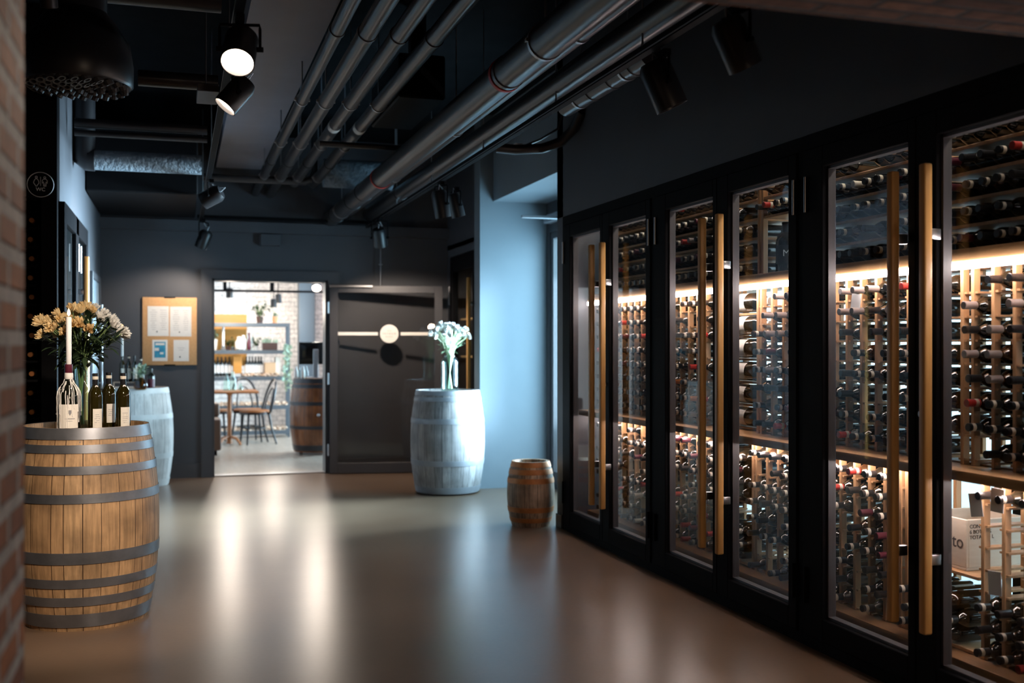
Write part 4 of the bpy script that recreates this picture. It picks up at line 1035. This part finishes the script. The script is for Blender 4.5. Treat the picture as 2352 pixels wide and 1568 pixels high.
# ------------------------------------------------------------------ the shop
x, y = P(663, 15.85)
SX1, SY = x + .02, y
t = thing('shelf_unit', 'blue grey steel display shelf unit in the shop', 'shelf', (0, SY, 0))
SZ = (.10, .47, .90, 1.29, 1.69)
for xx in (.25, SX1 - .03):
    for yy in (0, .34): MB().box(xx, xx + .03, yy, yy + .03, 0, 1.69).build('post', M['shelfpaint'], t, smooth=False)
for k, z in enumerate(SZ):
    m = MB().box(.25, SX1, 0, .37, z - .05 if k in (0, 1, 2) else z - .055, z - .035); m.box(.25, SX1, -.012, .0, z - .055, z + .005 if k < 3 else z); m.build('shelf_board', M['shelfpaint'], t, smooth=False)
def clutter(z, lb, n0, n1, seed):
    rr = random.Random(seed); m = MB()
    for i in range(260):
        xx = rr.uniform(n0, n1); p = Vector((xx, SY + rr.uniform(.02, .3), z + rr.uniform(-.02, .02)))
        dd = Vector((rr.uniform(-1, 1), rr.uniform(-1, 1), rr.uniform(-.4, .4))).normalized() * .02
        m.cyl(p - dd, p + dd, .011, n=7)
    o = m.build('cork_heap', M['corks']); tag(o, lb, 'corks', kind='stuff')
clutter(.495, 'heap of wine corks filling the second trough of the shelf unit', .28, SX1 - .04, 1)
clutter(.125, 'heap of wine corks filling the lowest trough of the shelf unit', .45, SX1 - .04, 2)
clutter(.92, 'heap of wine corks filling the third trough of the shelf unit', .9, SX1 - .15, 3)
# wooden panel, boxes, plants on the shelves
def sx(u, dy=0): return XB(u, SY + dy)[0]
o = MB().box(sx(470, .5), sx(567, .5), SY + .5, SY + .54, 1.05, 1.83).build('wood_panel', M['ochre'], smooth=False); tag(o, 'orange brown wooden panel standing behind the shelf unit', 'panel')
MB().box(sx(470, .5) - 0, sx(480, .5), SY + .5, SY + .54, 0, 1.05).build('panel_leg', M['ochre'], o).location = (-o.location.x, -o.location.y, -o.location.z)
def plantpot(name, lb, u, z, r, h, pm, n, spread, hh, lm='leafm', ll=.09, lw=.04, seed=1):
    xx = sx(u, .15); t = thing(name, lb, 'plant', (xx, SY + .17, z)); rr = random.Random(seed)
    MB().lathe([(r * .75, 0), (r, h), (r * .9, h), (r * .85, h - .015), (0, h - .02)], 20).build('pot', M[pm], t)
    st = MB(); lf = MB()
    for i in range(n):
        a = i * 2.4; e = Vector((math.cos(a) * spread * rr.uniform(.3, 1), math.sin(a) * spread * .6, h + hh * rr.uniform(.4, 1)))
        st.tube([(0, 0, h - .03), (e.x * .35, e.y * .35, h + (e.z - h) * .6), e], .003, 5)
        for k in range(5): lf.leaf(Vector((e.x * .3, e.y * .3, h + .02)).lerp(e, k / 4), (rr.uniform(-1, 1), rr.uniform(-.6, .6), rr.uniform(-.3, .7)), (0, 0, 1), ll * rr.uniform(.7, 1.2), lw, .3)
    st.build('stems', M['stem'], t); lf.build('leaves', M[lm], t)
plantpot('potted_plant', 'leafy plant in a dark pot on the top shelf', 597, 1.69, .055, .10, 'planter', 12, .16, .22, seed=3)
plantpot('potted_plant', 'small plant in a terracotta pot on the top shelf', 632, 1.69, .045, .10, 'terracotta', 8, .07, .08, 'sage', .05, .02, 4)
plantpot('potted_plant', 'dark leafy plant in a small white pot on the second shelf', 587, 1.29, .03, .06, 'white', 9, .06, .13, seed=5, ll=.06, lw=.03)
plantpot('potted_plant', 'green plant in a tall pale pot on the second shelf, far left', 492, 1.29, .05, .16, 'label', 10, .06, .12, 'sage', .06, .03, 6)
plantpot('potted_plant', 'little succulent in a black pot beside the candle on the second shelf', 524, 1.29, .035, .06, 'planter', 8, .05, .10, seed=7, ll=.05, lw=.025)
plantpot('potted_plant', 'little succulent in a blue pot on the second shelf', 535, 1.29, .035, .05, 'shelfpaint', 8, .05, .12, seed=8, ll=.05, lw=.025)
xx = sx(620, .15)
t = thing('planter_box', 'dark brown planter box of herbs on the second shelf', 'planter', (xx, SY + .17, 1.29))
MB().rbox(-.11, .11, -.06, .06, 0, .11, .004, 1).build('box', M['planter'], t)
lf = MB(); rr = random.Random(4)
for i in range(40): lf.leaf((rr.uniform(-.1, .1), rr.uniform(-.04, .04), .10), (rr.uniform(-.5, .5), rr.uniform(-.5, .5), 1), (0, 1, 0), rr.uniform(.04, .08), .025, .2)
lf.build('leaves', M['sage'], t)
t = thing('trailing_plant', 'trailing green ivy hanging from the shelf unit corner', 'plant', (sx(661, 0), SY - .03, 1.29)); lf = MB(); st = MB()
MB().lathe([(.03, 0), (.042, .06), (.036, .06), (0, .05)], 16).build('pot', M['planter'], t)
for j in range(5):
    a = rr.uniform(-.05, .05); pts = [(0, 0, .05), (a * .6, -.05, .07), (a, -.07, -.05), (a * 1.1 + rr.uniform(-.02, .02), -.07, -.25 - .05 * j), (a * 1.1, -.065, -.35 - .06 * j)]
    st.tube(pts, .003, 5)
    for k in range(16):
        q = k / 15 * (len(pts) - 1); i0 = min(int(q), len(pts) - 2); p = Vector(pts[i0]).lerp(Vector(pts[i0 + 1]), q - i0)
        lf.leaf(p, (rr.uniform(-1, 1), -.4, rr.uniform(-.8, .3)), (0, -1, 0), .055, .04, .2)
st.build('stems', M['stem'], t); lf.build('leaves', M['sage'], t)
xx = sx(513, .1); o = candle('candle', 'tall white unlit candle on the second shop shelf', (xx, SY + .12, 1.29 + .06), .34, .016)
bpy.data.objects.remove([q for q in kids(o) if q.name.startswith('flame')][0])
o = MB().lathe([(.04, 0), (.042, .01), (.02, .03), (.024, .0598), (0, .0595)], 20).build('candle_holder', M['zinc'], at=(xx, SY + .12, 1.29)); tag(o, 'small grey candle holder on the second shelf', 'candle holder')
for i, u in enumerate((549, 559, 566.5, 572, 577.5)):
    xx = sx(u, .1); k = (.055, .04, .022, .03, .022)[i]
    o = MB().lathe([(k * .7, 0), (k, .02), (k, .12 + .03 * (i % 3)), (k * .5, .16 + .03 * (i % 3)), (k * .5, .2 + .02 * i), (0, .2 + .02 * i)], 18).build('jar', M[('label', 'white', 'vaseglass', 'cap_p', 'vaseglass')[i]], at=(xx, SY + .1, 1.29))
    tag(o, 'pale jar or bottle on the second shelf, %s after the succulents' % ORD[i], 'jar', 'jars on the second shop shelf')
for i in range(11):
    u = (491, 500, 509, 518, 527)[i] if i < 5 else (566, 573, 580, 587, 594, 600)[i - 5]
    xx = sx(u, .12)
    bottle('wine_bottle', 'upright white labelled bottle on the third shop shelf, %s from the doorway left edge' % ORD[i], (xx, SY + .12, .905), .75, .95, 'bottle', 'cap_k', None, (.05, .17, 2.6), face_rz(xx, SY), 'white labelled bottles on the shop shelf', labmat='paper', prints=False)
for i, (u, w, h, mk, lb) in enumerate(((545, .12, .26, 'ochre', 'orange brown wooden box on the third shelf'), (620, .16, .16, 'kraft', 'kraft cardboard box on the third shelf'), (637, .07, .24, 'label', 'narrow cream box at the right of the third shelf'))):
    xx = sx(u, .15); o = MB().rbox(xx - w / 2, xx + w / 2, SY + .06, SY + .28, .945, .945 + h, .004, 1).build('box', M[mk]); tag(o, lb, 'box')
# table and chairs
tx, ty = P(527, 14.55)
t = thing('cafe_table', 'dark wooden pedestal table set for guests in the shop', 'table', (tx, ty, 0))
MB().rbox(-.37, .37, -.34, .34, .715, .745, .008, 2).build('tabletop', M['seatwood'], t); MB().lathe([(.045, .02), (.03, .1), (.028, .68), (.06, .715)], 16).build('pedestal', M['seatwood'], t)
for k in range(4):
    a = PI / 4 + k * PI / 2; MB().tube([(0, 0, .12), (.13 * math.cos(a), .13 * math.sin(a), .09), (.20 * math.cos(a), .20 * math.sin(a), .018)], .018, 8).build('foot', M['seatwood'], t)
def glassware(u, d, lb, h, r):
    x, y = P(u, d); vase('drinking_glass', lb, (x, y, .745), [(r * .8, 0), (r, .01), (r * .9, h * .6), (r * .35, h * .8), (r * .4, h)], 'vaseglass')
glassware(520, 14.5, 'clear glass bottle on the shop table, left of the pair', .24, .045)
glassware(535, 14.5, 'clear glass bottle on the shop table, right of the pair', .26, .05)
glassware(553, 14.5, 'small clear tumbler on the shop table', .1, .035)
def chair(lb, x, y, rz):
    t = thing('bentwood_chair', lb, 'chair', (x, y, 0), rz, 'bentwood chairs in the shop')
    MB().lathe([(.19, .435), (.205, .445), (.205, .46), (.19, .468), (0, .466)], 32).build('seat', M['seatwood'], t)
    MB().lath([(.195, 0), (.207, 0), (.207, .03), (.195, .03), (.195, 0)], (0, 0, .41), (0, 0, 1), 32, False, False).build('seat_ring', M['chairblack'], t)
    for a in (.8, 2.34): MB().tube([(.17 * math.cos(a), .17 * math.sin(a), .44), (.185 * math.cos(a), .185 * math.sin(a), .25), (.215 * math.cos(a), .215 * math.sin(a), 0)], [.017, .015, .012], 10).build('leg', M['chairblack'], t)
    for s in (1, -1): MB().tube([(s * .14, -.15, .44), (s * .16, -.19, .2), (s * .18, -.25, 0)], [.017, .015, .013], 10).build('leg', M['chairblack'], t)
    MB().tube([(-.15, -.15, .42)] + [(-.19 * math.cos(PI * i / 12) , -.17 - .11 * math.sin(PI * i / 12) ** .8, .46 + .43 * math.sin(PI * i / 12) ** .75) for i in range(13)] + [(.15, -.15, .42)], .0155, 10).build('back_frame', M['chairblack'], t)
    MB().tube([(-.09, -.17, .44)] + [(-.11 * math.cos(PI * i / 10), -.18 - .08 * math.sin(PI * i / 10), .46 + .31 * math.sin(PI * i / 10) ** .75) for i in range(11)] + [(.09, -.17, .44)], .010, 8).build('back_hoop', M['chairblack'], t)
    MB().tube([(.15 * math.cos(2 * PI * i / 24), .15 * math.sin(2 * PI * i / 24), .22) for i in range(24)], .009, 8, True).build('stretcher', M['chairblack'], t)
x, y = P(585, 14.74); chair('black bentwood chair with brown seat at the right of the shop table', x, y, PI / 2 + .25)
x, y = P(498, 14.9); chair('black bentwood chair half hidden by the doorway edge', x, y, -PI / 2 + .2)
x, y = P(570, 15.06); chair('black bentwood chair tucked behind the shop table', x, y, PI + .2)
x, y = P(478, 13.4)
t = thing('leather_bench', 'brown leather bench end beside the shop doorway', 'bench', (x - .1, y, 0))
MB().rbox(-.25, .25, -.3, .3, .06, .45, .03, 3).build('seat', M['leather'], t); MB().rbox(-.25, .25, .2, .32, .45, .62, .03, 3).build('backrest', M['leather'], t)
MB().box(-.2, .2, -.25, .25, 0, .06).build('base', M['frame'], t, smooth=False)
# till screen on the bar barrel
x, y = P(722, 13.38)
t = thing('till_screen', 'black till monitor on a silver stand on the varnished barrel', 'monitor', (x, y, .951), face_rz(x, y))
MB().rbox(-.09, .09, -.07, .07, 0, .012, .003, 1).rbox(-.015, .05, .0, .03, .012, .36, .004, 1).build('stand', M['zinc'], t)
MB().rbox(-.19, .25, .03, .055, .17, .45, .006, 2).build('display', M['screen'], t)
for i, u in enumerate((680, 688, 696, 704)):
    x, y = P(u, 13.62); o = MB().lathe([(.02, 0), (.024, .01), (.024, .09), (.012, .12), (.012, .15), (0, .15)], 14).build('small_bottle', M['vaseglass' if i % 2 else 'white'], at=(x, y, .941)); tag(o, 'small pale bottle on the varnished barrel, %s from its left edge' % ORD[i], 'bottle', 'small bottles on the varnished barrel')
# shop lamps
t = thing('lighting_rig', 'black rail lighting rig under the shop ceiling', 'rig', (.9, 15.6, 2.12))
for zz in (.0, .16): MB().box(-.5, 1.2, -.02, .02, zz, zz + .03).build('rail', M['frame'], t, smooth=False)
for xx in (-.3, .35, 1.1): MB().box(xx, xx + .05, -.02, .02, .03, .16).cyl((xx + .02, 0, .19), (xx + .02, 0, .84), .006, n=6).build('bracket', M['frame'], t, smooth=False)
def shoplamp(lb, u, v, d, ln=.14, r=.05, lit=True, aim=(0, 0, -1), power=30):
    x, y = P(u, d); z = ZV(v, d)
    t = thing('shop_spotlight', lb, 'spotlight', (x, y, z), group='spotlights in the shop')
    D = Vector(aim).normalized()
    MB().lath([(0, -ln - .004), (r * .9, -ln), (r, -ln + .02), (r, 0), (r * .92, 0), (r * .9, -.012)], (0, 0, 0), D, 22, True, False).build('housing', M['lamphouse'], t)
    MB().lath([(r * .9, -.01), (0, -.006)], (0, 0, 0), D, 22).build('lens', M['lamp'] if lit else M['lampoff'], t)
    MB().cyl(-D * ln, -D * ln + Vector((0, 0, 2.95 - z - (-D * ln).z)), .007, n=8).build('rod', M['frame'], t)
    if lit and power:
        li = bpy.data.lights.new('shop_lamp', 'POINT'); li.energy = power; li.color = (1, .86, .72); li.shadow_soft_size = .08
        o = bpy.data.objects.new('shop_lamp', li); COL.objects.link(o); o.location = Vector((x, y, z)) + D * .12
shoplamp('lit pendant spotlight over the shop shelf at left', 527, 684, 15.2, power=50)
shoplamp('dark unlit spotlight before the white tiles', 641, 696, 16.4, r=.045, lit=False, aim=(.1, 0, -1))
shoplamp('bright lit spotlight at the right of the shop doorway', 727, 662, 14.2, r=.06, aim=(-.1, -.75, -.6), power=60)
shoplamp('lit pendant lamp between the plants and the dark spotlight', 629, 706, 17.2, r=.05, power=50)

# ------------------------------------------------------------------ lights
def area(name, loc, aim, sx_, sy_, e, col, spread=None):
    li = bpy.data.lights.new(name, 'AREA'); li.shape = 'RECTANGLE'; li.size = sx_; li.size_y = sy_; li.energy = e; li.color = col
    if spread: li.spread = math.radians(spread)
    o = bpy.data.objects.new(name, li); COL.objects.link(o); o.location = loc
    o.rotation_euler = (Vector(aim) - Vector(loc)).to_track_quat('-Z', 'Z').to_euler(); return o
area('street_daylight', (3.62, 8.95, 1.3), (0.0, 8.95, 1.1), 1.4, 2.1, 620, (.60, .83, 1.0), 50)
area('street_skylight', (3.62, 8.62, 1.4), (2.0, 8.9, 1.0), 1.8, 2.1, 120, (.42, .76, 1.0))
area('shop_window_daylight', (4.85, 14.9, 1.5), (0, 14.9, .9), 4.5, 1.9, 1050, (.55, .82, 1.0))
def pt(name, loc, e, col, r=.1):
    li = bpy.data.lights.new(name, 'POINT'); li.energy = e; li.color = col; li.shadow_soft_size = r
    o = bpy.data.objects.new(name, li); COL.objects.link(o); o.location = loc
pt('near_room_fill', (1.3, -.5, 1.75), 33, (1, .72, .5), .07)  # added warm fill out of view, brightens brick jamb, soffit and near floor
wd = bpy.data.worlds.new('sky'); sc.world = wd; wd.use_nodes = True
bg = wd.node_tree.nodes['Background']; bg.inputs[0].default_value = (.62, .84, 1.0, 1); bg.inputs[1].default_value = 4.2

# ------------------------------------------------------------------ camera and view
cam = bpy.data.cameras.new('camera'); co = bpy.data.objects.new('camera', cam); COL.objects.link(co)
co.location = (0, 0, H); co.rotation_euler = (PI / 2, 0, -TH)
cam.sensor_width = 36; cam.lens = F * 36 / 2352; cam.shift_y = (HV - 784) / 2352; cam.clip_start = .05
cam.dof.use_dof = True; cam.dof.focus_distance = 5.3; cam.dof.aperture_fstop = 2.0
sc.camera = co
vs = sc.view_settings; vs.view_transform = 'Standard'; vs.look = 'None'; vs.exposure = 0; vs.gamma = 1; vs.use_curve_mapping = False
cy = sc.cycles
cy.use_denoising = True; cy.max_bounces = 8; cy.diffuse_bounces = 3; cy.glossy_bounces = 4; cy.transmission_bounces = 6; cy.transparent_max_bounces = 16
cy.sample_clamp_indirect = 4; cy.caustics_reflective = False; cy.caustics_refractive = False
